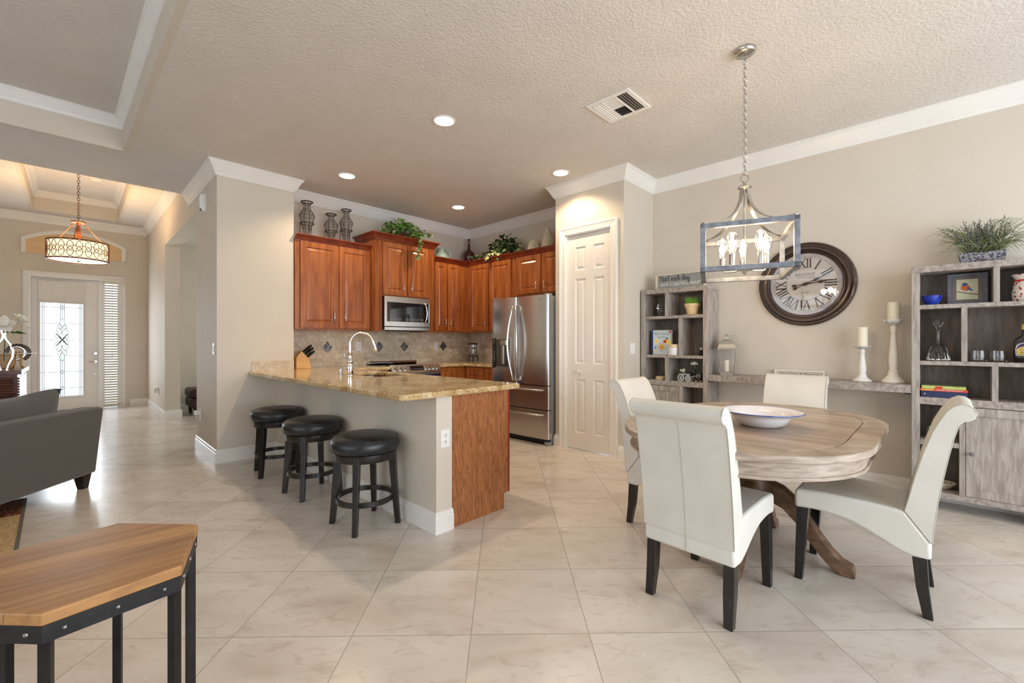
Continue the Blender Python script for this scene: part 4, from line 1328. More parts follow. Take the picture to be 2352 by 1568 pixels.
def make_chair(label):
    t = thing('dining_chair', label, 'chair', (0, 0, 0), group='cream leather dining chairs')
    W_ = .212
    yz = lambda y, z, x: (x, y, z)
    seat = [(.530, .470), (.41, .4755), (.25, .472), (.112, .463), (.024, .34), (.022, .266), (.088, .264), (.12, .272), (.155, .287), (.20, .311), (.245, .334), (.295, .355), (.34, .368), (.40, .376), (.46, .3785), (.538, .372), (.541, .42), (.539, .455)]
    build('seat', M(yz).prism(seat, -W_, W_), 'cream', t, smooth=40, bevel=.013, seg=3)
    back = [(.1115, .4625), (.098, .52), (.075, .63), (.047, .74), (.018, .835), (-.004, .885), (-.026, .928), (-.046, .950), (-.068, .962), (-.090, .960), (-.108, .947), (-.116, .926), (-.110, .906), (-.094, .893), (-.076, .888), (-.062, .872), (-.046, .81), (-.030, .728), (-.012, .62), (.002, .53), (.014, .42), (.020, .341), (.0245, .3405)]
    build('backrest', M(yz).prism(back, -W_, W_), 'cream', t, smooth=38, bevel=.011, seg=3)
    for s in (-1, 1):
        pth = [(s*(W_-.003), y, z) for y, z in back[1:-2]]
        pth = [(p[0], p[1]+(.0 if i < 10 else .0), p[2]) for i, p in enumerate(pth)]
        build('piping', M().tube([(s*(W_-.0015), y*1.0, z) for y, z in back[:12]], .0026, 6), 'piping', t, smooth=60)
        build('piping', M().tube([(s*(W_-.0015), y, z) for y, z in back[15:-1]], .0022, 6), 'piping', t, smooth=60)
    build('back_seam', M().tube([(0, y-.0006, z) for y, z in back[15:-1]]+[(0, .0215, .27)], .0016, 5), 'piping', t)
    for s in (-1, 1):
        x0, x1 = s*.205, s*.158
        build('leg', M().loft([[(x0, .480, .378), (x1, .480, .378), (x1, .532, .378), (x0, .532, .378)], [(x0-s*.001, .508, 0), (x1+s*.008, .508, 0), (x1+s*.008, .542, 0), (x0-s*.001, .542, 0)]]), 'blackwood', t, bevel=.003)
        build('leg', M().loft([[(x0, .036, .266), (x1, .036, .266), (x1, .087, .266), (x0, .087, .266)], [(x0, .030, .13), (x1, .030, .13), (x1, .074, .13), (x0, .074, .13)], [(x0-s*.001, .016, 0), (x1+s*.008, .016, 0), (x1+s*.008, .050, 0), (x0-s*.001, .050, 0)]]), 'blackwood', t, bevel=.003)
    return t
c0 = make_chair('cream leather dining chair at the table seen from behind, nearest the camera')
copy_thing(c0, 'cream leather dining chair seen side-on, on the bookcase-with-plant side of the table', (2.885, .0, 0), 0)
copy_thing(c0, 'cream leather dining chair on the pantry side of the table, mostly hidden', (2.915, 1.552, 0), R(180))
copy_thing(c0, 'cream leather dining chair across the table, backed up to the wall shelf', (4.12, .834, 0), R(90))
c0.location = (1.985, .832, 0)
c0.rotation_euler = (0, 0, R(-92.8))

MT['porcelain'] = mat('white_porcelain', S(236, 234, 236), S(230, 228, 232), 4, rough=.12)
MT['cobalt'] = mat('blue_glaze', S(66, 92, 160), S(104, 128, 186), 20, rough=.15)
MT['leafpaint'] = mat('painted_leaves', S(66, 84, 92), S(104, 92, 84), 40, rough=.25)
bx, by, bz = 2.752, .715, .7605
t = thing('serving_bowl', 'wide-rimmed white bowl with a painted leaf border in the middle of the dining table', 'bowl', (bx, by, bz))
build('bowl_body', M().lathe([(.001, .004), (.085, .004), (.09, 0), (.10, .002), (.125, .02), (.142, .048), (.148, .062), (.205, .080), (.205, .084), (.146, .069), (.134, .050), (.115, .026), (.085, .014), (.001, .012)], (bx, by, bz), 44), 'porcelain', t, smooth=50)
build('rim_band', M().tube([(bx+.2055*math.cos(2*PI*i/48), by+.2055*math.sin(2*PI*i/48), bz+.082) for i in range(48)], .0032, 6, closed=True), 'cobalt', t, smooth=60)
def painted(m, x, y, z, a, l, w, slope=0, c=None):
    pts = []
    for i in range(8):
        q = 2*PI*i/8
        u, v = l*math.cos(q), w*math.sin(q)
        px, py = x+u*math.cos(a)-v*math.sin(a), y+u*math.sin(a)+v*math.cos(a)
        rr = math.hypot(px-c[0], py-c[1]) if c else 0
        pts.append((px, py, z+rr*slope))
    m.add(pts, [list(range(8))])
m, m2 = M(), M()
for i in range(14):
    a = 2*PI*i/14
    for da, dr, k in ((-.10, .178, 1.1), (.02, .186, -.6), (.10, .17, .5)):
        q = a+da
        painted(m if (i % 3) else m2, bx+dr*math.cos(q), by+dr*math.sin(q), bz+.0236, q+k, .012, .0042, .269, (bx, by))
for i, (r_, a) in enumerate(((.06, -1.2), (.085, -.9), (.04, -.6), (.095, -.55), (.075, -1.5))):
    painted(m, bx+r_*math.cos(a), by+r_*math.sin(a), bz+.0152+max(0, (r_-.085))*.4+.0006, a*2, .013, .005)
build('painted_leaves', m, 'leafpaint', t)
build('painted_leaves', m2, 'cobalt', t)

# ------------------------------------------------------------------ bar stools
def make_stool(label):
    t = thing('bar_stool', label, 'stool', (0, 0, 0), group='black bar stools at the peninsula')
    build('seat_cushion', M().lathe([(.001, .497), (.195, .497), (.214, .506), (.225, .528), (.2265, .552), (.219, .578), (.20, .596), (.165, .606), (.10, .6105), (.001, .612)], n=44), 'blackleather', t, smooth=50)
    build('cushion_piping', M().tube([(.2145*math.cos(2*PI*i/44), .2145*math.sin(2*PI*i/44), .585) for i in range(44)], .0028, 6, closed=True), 'blackleather', t, smooth=60)
    build('seat_ring', M().lathe([(.17, .448), (.202, .448), (.204, .452), (.204, .497), (.17, .497)], n=44), 'blackwood', t, smooth=40)
    for k in range(4):
        a = PI/4+PI/2*k
        c, s = math.cos(a), math.sin(a)
        def sec(r0, r1, h, z):
            return [(r_*c-q*h*s, r_*s+q*h*c, z) for r_, q in ((r0, -1), (r1, -1), (r1, 1), (r0, 1))]
        build('leg', M().loft([sec(.158, .206, .021, .492), sec(.168, .212, .019, .35), sec(.190, .228, .017, .12), sec(.203, .238, .0155, 0)]), 'blackwood', t, bevel=.003)
    build('foot_ring', M().lathe([(.176, .165), (.190, .165), (.190, .198), (.176, .198), (.176, .165)], n=44), 'blackwood', t, smooth=40)
    return t
s0 = make_stool('black leather bar stool nearest the end of the peninsula, lowest in view')
copy_thing(s0, 'black leather bar stool in the middle of the row along the peninsula', (1.466, 3.68, 0), R(4))
copy_thing(s0, 'black leather bar stool farthest back, beside the pillar', (1.466, 4.50, 0), R(-10))
s0.location = (1.466, 2.80, 0)
s0.rotation_euler = (0, 0, R(1))

# ------------------------------------------------------------------ bookcases and wall shelf
XF, XB = 4.46, 4.766
def bookcase(label, y0, y1, rows, dividers, door, low_shelf=None):
    t = thing('bookcase', label, 'bookcase', ((XF+XB)/2, (y0+y1)/2, 0), group='grey-washed bookcases')
    for y in (y0, y1-.045):
        build('side_panel', M().box(XF, XB, y, y+.045, 0.0, 1.74), 'greywood_v', t, bevel=.002)
    build('top_panel', M().box(XF, XB, y0, y1, 1.74, 1.786), 'greywood', t, bevel=.002)
    build('back_panel', M().box(XB-.012, XB, y0+.045, y1-.045, .1, 1.74), 'greyback', t)
    for a, b in rows:
        build('shelf', M().box(XF+.002, XB-.012, y0+.045, y1-.045, a, b), 'greywood', t, bevel=.002)
    for y, a, b, w in dividers:
        build('divider', M().box(XF+.002, XB-.012, y-w/2, y+w/2, a, b), 'greywood_v', t, bevel=.0015)
    build('bottom_rail', M().box(XF+.002, XB-.012, y0+.045, y1-.045, .095, .137), 'greywood', t, bevel=.002)
    if low_shelf:
        build('shelf', M().box(XF+.004, XB-.012, low_shelf[0], low_shelf[1], .469, .504), 'greywood', t, bevel=.002)
    a, b, c, d, ky = door
    dr = build('door', panel_slab(M(facing_x(XF+.022)), a, b, c, d, [(a+.055, b-.055, c+.055, d-.055)], .02, [(.0, .008), (.004, .0085)]), 'greywood_v', t)
    build('knob', knob(XF+.002, ky, .443, .014), 'bolt', dr, smooth=50)
    return t
rows = [(1.470, 1.500), (1.058, 1.087), (.768, .820)]
bookcase('grey-washed bookcase left of the wall shelf, carrying the wooden sign', 1.635, 2.345, rows,
         [(2.058, 1.50, 1.74, .03), (1.912, 1.087, 1.47, .032), (2.058, .82, 1.058, .03), (1.908, .137, .768, .04)], (1.932, 2.296, .14, .764, 1.965))
bookcase('grey-washed bookcase right of the wall shelf, with the grass planter on top', -.56, .147, rows,
         [(-.284, 1.50, 1.74, .03), (-.13, 1.087, 1.47, .03), (-.277, .82, 1.058, .03), (-.12, .137, .768, .03)], (-.51, -.138, .14, .764, -.165), (-.104, .102))
t = thing('wall_shelf', 'long grey-washed desk shelf spanning between the two bookcases', 'shelf', (4.6, .89, .85))
build('board', M().box(XF+.002, XB, .149, 1.633, .842, .903), 'greywood', t, bevel=.002)
for y in (.152, 1.595):
    build('bracket', M().box(XF+.02, XB-.03, y, y+.035, .832, .842), 'iron', t)

SIGN = mat('grey_sign_paint', S(140, 142, 140), S(154, 156, 153), 12, (2, 20, 2), rough=.7)
MT['signgrey'] = SIGN
MT['ink'] = mat('black_ink', (.006, .006, .006, 1), (.01, .01, .01, 1), 9, rough=.7)
MT['whitepaint'] = mat('white_paint_letters', S(232, 230, 224), S(224, 222, 216), 9, rough=.7)
MT['creamwood'] = mat('cream_frame_wood', S(222, 212, 194), S(206, 196, 176), 12, (2, 2, 20), rough=.7)
t = thing('wooden_sign', 'grey wooden sign with black script and white capitals on top of the left bookcase', 'sign', (4.57, 1.95, 1.787))
sx = 4.555
y_l, y_r, zb, zt = 2.215, 1.690, 1.787, 1.945
build('board', M().box(sx+.004, sx+.02, y_r+.005, y_l-.005, zb+.004, zt-.004), 'signgrey', t)
m = M(facing_x(sx+.02)).box(y_r, y_r+.016, zb, zt, 0, .034).box(y_l-.016, y_l, zb, zt, 0, .034).box(y_r+.016, y_l-.016, zb, zb+.010, 0, .034).box(y_r+.016, y_l-.016, zt-.010, zt, 0, .034)
build('frame', m, 'creamwood', t)
# handwritten stroke letters (unit x-height 1)
GL = {'S': ([[(.75, 1.75), (.5, 1.95), (.2, 1.8), (.2, 1.45), (.5, 1.1), (.65, .7), (.5, .2), (.1, .05), (-.1, .3)]], .85),
      't': ([[(.3, 1.7), (.25, .8), (.28, .15), (.5, .05), (.7, .25)], [(.02, 1.15), (.55, 1.2)]], .6),
      'a': ([[(.6, .9), (.35, 1), (.1, .7), (.08, .25), (.3, .03), (.55, .35), (.62, .95), (.6, .2), (.78, .05), (.95, .25)]], .85),
      'r': ([[(.0, .85), (.12, .95), (.15, .05), (.2, .6), (.42, .98), (.6, .85)]], .6),
      'e': ([[(.0, .35), (.35, .55), (.5, .85), (.33, 1), (.12, .75), (.1, .3), (.33, .03), (.65, .25)]], .62),
      'c': ([[(.55, .82), (.4, 1), (.14, .75), (.1, .3), (.32, .03), (.65, .25)]], .6),
      'h': ([[(.1, .25), (.35, 1.4), (.3, 1.9), (.17, 1.6), (.15, .05), (.2, .6), (.42, .98), (.58, .8), (.6, .15), (.75, .05), (.9, .25)]], .85),
      'd': ([[(.6, .9), (.35, 1), (.1, .7), (.08, .25), (.3, .03), (.55, .35), (.68, 1.9), (.62, .2), (.78, .05), (.95, .25)]], .85),
      'y': ([[(.05, .95), (.12, .35), (.35, .1), (.58, .45), (.65, .98), (.6, -.3), (.4, -.8), (.15, -.65), (.4, -.2), (.9, .3)]], .85),
      ' ': ([], .5)}
def script(word, x0, v0, k, place, wd):
    m = M(place)
    x = x0
    for ch in word:
        st, adv = GL[ch]
        for s_ in st:
            P_ = [Vector((x+p*k, v0+q*k, .0008)) for p, q in s_]
            dense = []
            for i in range(len(P_)-1):
                p0, p1, p2, p3 = P_[max(i-1, 0)], P_[i], P_[i+1], P_[min(i+2, len(P_)-1)]
                for j in range(4):
                    u = j/4
                    dense.append(.5*((2*p1)+(p2-p0)*u+(2*p0-5*p1+4*p2-p3)*u*u+(3*p1-p0-3*p2+p3)*u**3))
            dense.append(P_[-1])
            rad = []
            for i in range(len(dense)):
                d = (dense[min(i+1, len(dense)-1)]-dense[max(i-1, 0)])
                rad.append(wd*(1.35 if d.y < -.3*d.length else .65))
            m.tube([tuple(p) for p in dense], wd, 6, radii=rad, flat=.25 if False else 1)
        x += adv*k
    return m
on_sign = lambda u, v, n: (sx+.004-min(n, .0012)-.0002, y_l-.02-u, zb+v)
build('script_lettering', script('Start each day', .012, .088, .0335, on_sign, .0022), 'ink', t, smooth=60)
text_mesh('capital_lettering', 'WITH A GRATEFUL HEART', .050, lambda u, v, n: (sx+.0036-n, y_l-.262-u, zb+.046+v), 'whitepaint', t, stretch=.72)

MT['terracotta'] = mat('cream_clay', S(222, 196, 150), S(232, 208, 164), 8, rough=.7)
MT['grassgreen'] = mat('bright_grass', S(70, 140, 18), S(140, 190, 40), 20, rough=.5)
px_, py_ = 4.55, 1.822
t = thing('grass_pot', 'cream clay pot of bright green grass in the left bookcase', 'plant', (px_, py_, 1.508))
build('pot', M().lathe([(.001, 0), (.047, 0), (.066, .075), (.074, .078), (.075, .108), (.068, .108), (.064, .085), (.001, .085)], (px_, py_, 1.509), 26), 'terracotta', t, smooth=40)
m = M()
for i in range(150):
    a, r_ = random.uniform(0, 2*PI), .06*math.sqrt(random.random())
    x, y = px_+r_*math.cos(a), py_+r_*math.sin(a)
    h_, q = random.uniform(.045, .085), random.uniform(0, .03)
    dx_, dy_ = q*math.cos(a), q*math.sin(a)
    w_ = .0022
    m.add([(x, y-w_, 1.59), (x, y+w_, 1.59), (x+dx_*.4, y+dy_*.4+w_, 1.59+h_*.6), (x+dx_, y+dy_, 1.59+h_*1.25), (x+dx_*.4, y+dy_*.4-w_, 1.59+h_*.6)], [(0, 1, 2, 3, 4)])
build('grass_blades', m, 'grassgreen', t)
solo('saucer', 'thin tan dish under the pot of green grass', 'dish', M().lathe([(.001, 0), (.085, 0), (.094, .006), (.09, .0075), (.001, .004)], (px_, py_, 1.5005), 26), 'terracotta', smooth=40)
for i, (x, y) in enumerate(((4.57, 2.185), (4.57, 2.095))):
    t = thing('crystal_figurine', ('small dark crystal pineapple figurine at the left end of the top bookcase shelf', 'small dark crystal pineapple figurine against the divider of the top bookcase shelf')[i], 'figurine', (x, y, 1.501), group='crystal pineapple figurines')
    build('pedestal', M().lathe([(.001, 0), (.022, 0), (.018, .008), (.008, .016), (.008, .022), (.024, .036), (.027, .05), (.02, .066), (.008, .076), (.012, .082), (.001, .086)], (x, y, 1.501), 14), 'glass', t, smooth=30)
    m = M()
    for k in range(14):
        a = 2*PI*k/7+(.4 if k > 6 else 0)
        q = .034 if k < 7 else .018
        leaf(m, (x, y, 1.585), (math.cos(a)*q, math.sin(a)*q, .03 if k < 7 else .05), .038 if k < 7 else .05)
    build('leaf_crown', m, 'chrome', t)

# cookbook with a printed cover
MT['coverpale'] = mat('pale_blue_cover', S(190, 204, 208), S(206, 216, 216), 5, rough=.4)
MT['bluecloth'] = mat('blue_book_cloth', S(46, 66, 118), S(56, 78, 132), 30, rough=.7)
MT['pages'] = mat('book_pages', S(232, 226, 208), S(216, 208, 188), 3, (2, 2, 120), rough=.8)
MT['orange'] = mat('warm_print', S(206, 122, 40), S(230, 176, 80), 40, rough=.5)
MT['yellowp'] = mat('yellow_print', S(232, 196, 80), S(240, 216, 130), 40, rough=.5)
MT['redp'] = mat('red_print', S(200, 50, 36), S(214, 70, 50), 30, rough=.5)
MT['slate'] = mat('slate_print', S(92, 104, 124), S(120, 130, 146), 20, rough=.5)
cxp = 4.535
t = thing('cookbook', 'blue-spined cookbook with bowls of food on its cover, standing in the left bookcase', 'book', (cxp+.015, 2.13, 1.088))
y_a, y_b, za, zb_ = 2.243, 2.035, 1.0885, 1.352
build('cover', M().box(cxp, cxp+.003, y_b, y_a, za, zb_).box(cxp+.029, cxp+.032, y_b, y_a, za, zb_), 'coverpale', t)
build('page_block', M().box(cxp+.003, cxp+.029, y_b+.003, y_a-.006, za+.003, zb_-.003), 'pages', t)
build('spine', M().box(cxp-.001, cxp+.033, y_a-.004, y_a+.018, za, zb_), 'bluecloth', t, bevel=.003)
cv = lambda u, v, n: (cxp-.0004-n, y_a-.01-u, za+v)
text_mesh('title_lettering', 'Blue Zones', .036, lambda u, v, n: cv(u+.09, v+.225, n), 'slate', t, depth=.0004, shear=.2)
text_mesh('title_lettering', 'kitchen', .034, lambda u, v, n: cv(u+.09, v+.188, n), 'slate', t, depth=.0004, shear=.2)
text_mesh('author_lettering', 'DAN BUETTNER', .014, lambda u, v, n: cv(u+.09, v+.016, n), 'whitepaint', t, depth=.0004)
def dotm(u, v, r, n0, place, k=18):
    return M(place).add([(u+r*math.cos(2*PI*i/k), v+r*math.sin(2*PI*i/k), n0) for i in range(k)], [list(range(k))])
for u, v, r, c in ((.03, .145, .030, 'whitepaint'), (.03, .145, .022, 'yellowp'), (.088, .082, .044, 'slate'), (.088, .082, .040, 'whitepaint'), (.088, .082, .032, 'orange'), (.165, .135, .030, 'yellowp'), (.126, .142, .018, 'redp'), (.015, .03, .014, 'yellowp'), (.182, .245, .013, 'redp'), (.15, .17, .014, 'slate'), (.02, .075, .012, 'slate')):
    build('cover_print', dotm(u, v, r, {'whitepaint': .0004, 'slate': .0003}.get(c, .0007), cv), c, t)
MT['jarband'] = mat('tan_glaze_band', S(214, 194, 154), S(222, 204, 166), 8, rough=.5)
jx, jy = 4.505, 1.994
t = thing('candle_jar', 'squat two-tone cream candle jar in front of the cookbook', 'candle', (jx, jy, 1.088))
build('jar', M().lathe([(.001, 0), (.05, 0), (.054, .006), (.054, .075), (.001, .075)], (jx, jy, 1.088), 26), 'porcelain', t, smooth=40)
build('lid_band', M().lathe([(.001, .0755), (.0545, .0755), (.0545, .112), (.05, .114), (.047, .104), (.001, .100)], (jx, jy, 1.088), 26), 'jarband', t, smooth=40)
t = thing('dark_figurine', 'tiny dark figurine with white specks in the right-hand middle cubby of the left bookcase', 'figurine', (4.57, 1.735, 1.088))
build('body', M().lathe([(.001, 0), (.024, 0), (.02, .02), (.014, .04), (.018, .05), (.001, .06)], (4.57, 1.735, 1.088), 12), 'ink', t, smooth=50)
build('white_bonnet', M().ball((4.565, 1.737, 1.155), .014, 10, 6), 'whitepaint', t, smooth=60)

# horse-drawn wagon figurine
wx, wz = 4.56, .8205
t = thing('wagon_figurine', 'dark horse-drawn wagon figurine with a parasol on the lower left bookcase shelf', 'figurine', (wx, 1.86, wz))
build('wagon_bed', M().box(wx-.03, wx+.03, 1.83, 1.955, wz+.05, wz+.085), 'ink', t, bevel=.003)
m = M()
for yy, rr in ((1.93, .031), (1.855, .026)):
    for side in (-.036, .036):
        wm = M().tube([(wx+side, yy+rr*math.cos(2*PI*i/20), wz+rr+.003+rr*math.sin(2*PI*i/20)) for i in range(20)], .0045, 6, closed=True)
        for i in range(4):
            a = PI*i/4
            wm.rod((wx+side, yy-rr*math.cos(a), wz+rr+.003-rr*math.sin(a)), (wx+side, yy+rr*math.cos(a), wz+rr+.003+rr*math.sin(a)), .0018, 5)
        build('wheel', wm, 'whitepaint', t, smooth=60)
m = M()
for i in range(9):
    m.ball((wx+random.uniform(-.02, .02), 1.93+random.uniform(-.025, .015), wz+.09+random.uniform(0, .03)), .014, 7, 5, (1, 1, random.uniform(.7, 1.5)))
build('cargo', m, 'creamwood', t, smooth=60)
build('wagon_trim', M().box(wx-.032, wx-.029, 1.835, 1.95, wz+.062, wz+.068).box(wx-.032, wx-.029, 1.835, 1.95, wz+.074, wz+.078), 'whitepaint', t)
build('driver', M().lathe([(.001, 0), (.018, 0), (.02, .02), (.012, .045), (.006, .05), (.01, .058), (.01, .07), (.001, .074)], (wx, 1.81, wz+.085), 12), 'leaf2', t, smooth=60)
build('driver_head', M().ball((wx, 1.81, wz+.147), .009, 10, 6), 'creamwood', t, smooth=60)
build('parasol', M().lathe([(.044, 0), (.038, .012), (.022, .026), (.003, .034), (.001, .034), (.02, .022), (.036, .009)], (wx, 1.80, wz+.175), 10).rod((wx, 1.80, wz+.10), (wx, 1.80, wz+.2), .002, 6), 'whitepaint', t, smooth=30)
m = M()
m.tube([(wx, 1.80, wz+.052), (wx, 1.775, wz+.057), (wx, 1.745, wz+.055), (wx, 1.725, wz+.07), (wx, 1.712, wz+.095), (wx, 1.705, wz+.105)], .016, 10, radii=[.014, .019, .018, .013, .010, .009])
m.tube([(wx, 1.712, wz+.1), (wx, 1.70, wz+.098), (wx, 1.692, wz+.088)], .007, 8, radii=[.009, .008, .005])
for yy in (1.785, 1.738):
    for s in (-.009, .009):
        m.tube([(wx+s, yy, wz+.045), (wx+s, yy-.004, wz+.022), (wx+s, yy, wz)], .004, 6, radii=[.006, .004, .004])
m.tube([(wx, 1.805, wz+.055), (wx, 1.815, wz+.03)], .003, 5)
build('horse', m, 'ink', t, smooth=60)
m = M().tube([(wx-.018, 1.84, wz+.05), (wx-.02, 1.74, wz+.06)], .0022, 5).tube([(wx+.018, 1.84, wz+.05), (wx+.02, 1.74, wz+.06)], .0022, 5)
m.tube([(wx-.017, 1.758+.02*math.cos(2*PI*i/12), wz+.055+.02*math.sin(2*PI*i/12)) for i in range(12)], .002, 5, closed=True)
build('harness', m, 'whitepaint', t)
m = M()
for yy in (1.785, 1.738):
    for s in (-.009, .009):
        m.ball((wx+s-.001, yy-.001, wz+.007), .0066, 8, 5)
build('hooves', m, 'whitepaint', t, smooth=60)
for i in range(4):
    solo('coaster', ('lowest', 'second lowest', 'second highest', 'topmost')[i]+' round olive coaster in the little stack on the lower left bookcase shelf', 'coaster', M().lathe([(.001, 0), (.05, 0), (.053, .004), (.05, .0085), (.001, .0085)], (4.55+.003*i, 2.165-.003*(i % 2), .8203+.0088*i), 24), ('jarband', 'terracotta')[i % 2], smooth=40, group='stack of coasters')
# ------------------------------------------------------------------ on the wall shelf
SZ = .9035
lx, ly = 4.60, 1.505
t = thing('candle_lantern', 'silver metal and glass lantern at the left end of the wall shelf', 'lantern', (lx, ly, SZ), R(20))
def sq(h, z, c=(0, 0)):
    a = R(20)
    return [(lx+(sx_*h)*math.cos(a)-(sy_*h)*math.sin(a), ly+(sx_*h)*math.sin(a)+(sy_*h)*math.cos(a), SZ+z) for sx_, sy_ in ((-1, -1), (1, -1), (1, 1), (-1, 1))]
build('base_tray', M().loft([sq(.056, 0), sq(.056, .028), sq(.050, .032)]), 'nickel', t)
for i in range(4):
    a, b = sq(.052, .03)[i], sq(.078, .252)[i]
    build('corner_post', M().rod(a, b, .0045, 6), 'nickel', t)
    j = (i+1) % 4
    p, q, r_, s_ = sq(.0505, .033)[i], sq(.0505, .033)[j], sq(.0765, .25)[j], sq(.0765, .25)[i]
    build('glass_pane', M().quad(p, q, r_, s_), 'pane', t)
build('dome_roof', M().loft([sq(.086, .25), sq(.086, .256), sq(.080, .27), sq(.070, .30), (sq(.054, .325)), sq(.034, .343), sq(.026, .347)]), 'nickel', t, bevel=.002)
build('chimney', M().loft([sq(.022, .346), sq(.022, .372)]).loft([sq(.031, .372), sq(.031, .378), sq(.006, .40)]), 'nickel', t)
build('ring_handle', M().tube([(lx, ly+.026*math.cos(2*PI*i/20)-.018, SZ+.398+.026*math.sin(2*PI*i/20)) for i in range(20)], .003, 6, closed=True), 'nickel', t, smooth=60)
solo('pillar_candle', 'small pale candle inside the silver lantern', 'candle', M().lathe([(.001, .0), (.024, 0), (.024, .11), (.02, .112), (.001, .108)], (lx, ly, SZ+.0325), 18), 'wax', smooth=40)
def holder(x, y, h, k, label, mt, rim):
    t = thing('candle_holder', label, 'candle holder', (x, y, SZ), group='turned candle holders')
    f = h/.29
    prof = [(.001, 0), (.062, 0), (.064, .006), (.056, .014), (.045, .022), (.032, .034), (.028, .048), (.029, .056), (.022, .06), (.024, .075), (.0265, .10), (.025, .13), (.020, .17), (.0155, .21), (.014, .228), (.018, .232), (.014, .238), (.0185, .246), (.0185, .258), (.012, .264), (.016, .270), (.001, .272)]
    build('turned_stem', M().lathe([(r_*k, z_*f) for r_, z_ in prof], (x, y, SZ), 28), mt, t, smooth=45)
    m = M()
    n = 40
    rings = []
    for r_, z_ in ((.001, .266), (.022, .266), (.050, .280), (.058, .287), (.056, .290), (.044, .283), (.001, .280)):
        rings.append([(x+r_*k*(1+(.05 if r_ > .04 else 0)*math.cos(10*2*PI*i/n))*math.cos(2*PI*i/n), y+r_*k*(1+(.05 if r_ > .04 else 0)*math.cos(10*2*PI*i/n))*math.sin(2*PI*i/n), SZ+z_*f) for i in range(n)])
    build('scalloped_dish', m.loft(rings), rim, t, smooth=60)
    return SZ+h*.967
MT['rimblue'] = mat('worn_blue_white', S(176, 190, 196), S(232, 230, 224), 40, rough=.6)
z = holder(4.62, .452, .289, 1.0, 'shorter white turned candle holder on the wall shelf', 'distressed_white', 'rimblue')
def candle(x, y, z, r_, h, label):
    t = thing('pillar_candle', label, 'candle', (x, y, z))
    build('wax_body', M().lathe([(.001, 0), (r_, 0), (r_, h-.004), (r_-.004, h), (r_*.6, h-.004), (.001, h-.008)], (x, y, z), 26), 'wax', t, smooth=40)
    build('wick', M().rod((x, y, z+h-.009), (x, y, z+h+.006), .0013, 5), 'ink', t)
candle(4.62, .452, z, .037, .165, 'white pillar candle on the shorter white holder')
z = holder(4.62, .258, .50, 1.17, 'taller worn cream candle holder beside the right bookcase', 'distressed', 'rimblue')
candle(4.62, .258, z, .040, .155, 'cream pillar candle on the taller worn holder')
t = thing('lettered_board', 'whitewashed wooden sign with grey script lying along the shelf behind the far chair', 'sign', (4.75, .92, SZ))
build('board', M().box(4.742, 4.756, .732, 1.112, SZ, SZ+.055), 'creamwood', t)
build('frame', M(facing_x(4.756)).box(.728, .738, SZ, SZ+.062, 0, .022).box(1.108, 1.118, SZ, SZ+.062, 0, .022).box(.738, 1.108, SZ+.052, SZ+.062, 0, .022), 'distressed_white', t)
text_mesh('script_lettering', 'Good Times & Memories', .036, lambda u, v, n: (4.7418-n, .925-u, SZ+.027+v), 'slate', t, shear=.3, stretch=.85)

# ------------------------------------------------------------------ wall clock
ky, kz, kr = .876, 1.752, .378
t = thing('wall_clock', 'large round wall clock with a dark bronze frame and roman numerals', 'clock', (4.77, ky, kz))
def ring_x(prof, n=72):
    return M().loft([[(4.768-h, ky+r_*math.cos(2*PI*i/n), kz+r_*math.sin(2*PI*i/n)) for i in range(n)] for r_, h in prof], caps=prof[0] != prof[-1])
MT['bronze'] = mat('dark_bronze', S(44, 26, 18), S(74, 52, 38), 5, rough=.3, metal=.35, coat=.35)
MT['dial'] = mat('aged_clock_paper', S(226, 218, 210), S(206, 196, 186), 6, rough=.6, lo=.4, hi=.8)
MT['dialrim'] = mat('mauve_dial_edge', S(196, 186, 188), S(214, 206, 204), 9, rough=.6)
MT['numeral'] = mat('worn_black_numeral', S(56, 48, 46), S(92, 82, 78), 40, rough=.7)
build('case_frame', ring_x([(.378, 0), (.380, .012), (.374, .028), (.364, .034), (.356, .034), (.350, .044), (.338, .054), (.322, .056), (.306, .050), (.298, .040), (.290, .040), (.284, .034), (.278, .022), (.278, .0)]), 'bronze', t, smooth=30)
dial = build('dial', ring_x([(.001, .0), (.279, .0), (.279, .014), (.001, .014)]), 'dial', t, smooth=30)
build('dial_edge', ring_x([(.250, .0142), (.279, .0142), (.279, .0148), (.250, .0148), (.250, .0142)]), 'dialrim', dial)
def onclock(r_, a, n, w=0):
    """r_ out from the centre at clock angle a (0 = twelve, clockwise), w sideways"""
    c, s = math.cos(R(a)), math.sin(R(a))
    return (4.768-n, ky-(r_*s+w*c), kz+(r_*c-w*s))
def strokes(kind):
    """numeral strokes in (w, r) with w across and r outward, in units of the numeral height"""
    W = {'I': [((0, 0), (0, 1))], 'V': [((-.28, 1), (0, 0)), ((0, 0), (.28, 1))], 'X': [((-.28, 0), (.28, 1)), ((.28, 0), (-.28, 1))]}
    adv = {'I': .26, 'V': .68, 'X': .68}
    tot = sum(adv[c] for c in kind)
    x = -tot/2
    out = []
    for ch in kind:
        for (a, b), (c, d) in W[ch]:
            out.append((a+x+adv[ch]/2, b, c+x+adv[ch]/2, d))
        x += adv[ch]
    return out
NUM = ['XII', 'I', 'II', 'III', 'IIII', 'V', 'VI', 'VII', 'VIII', 'IX', 'X', 'XI']
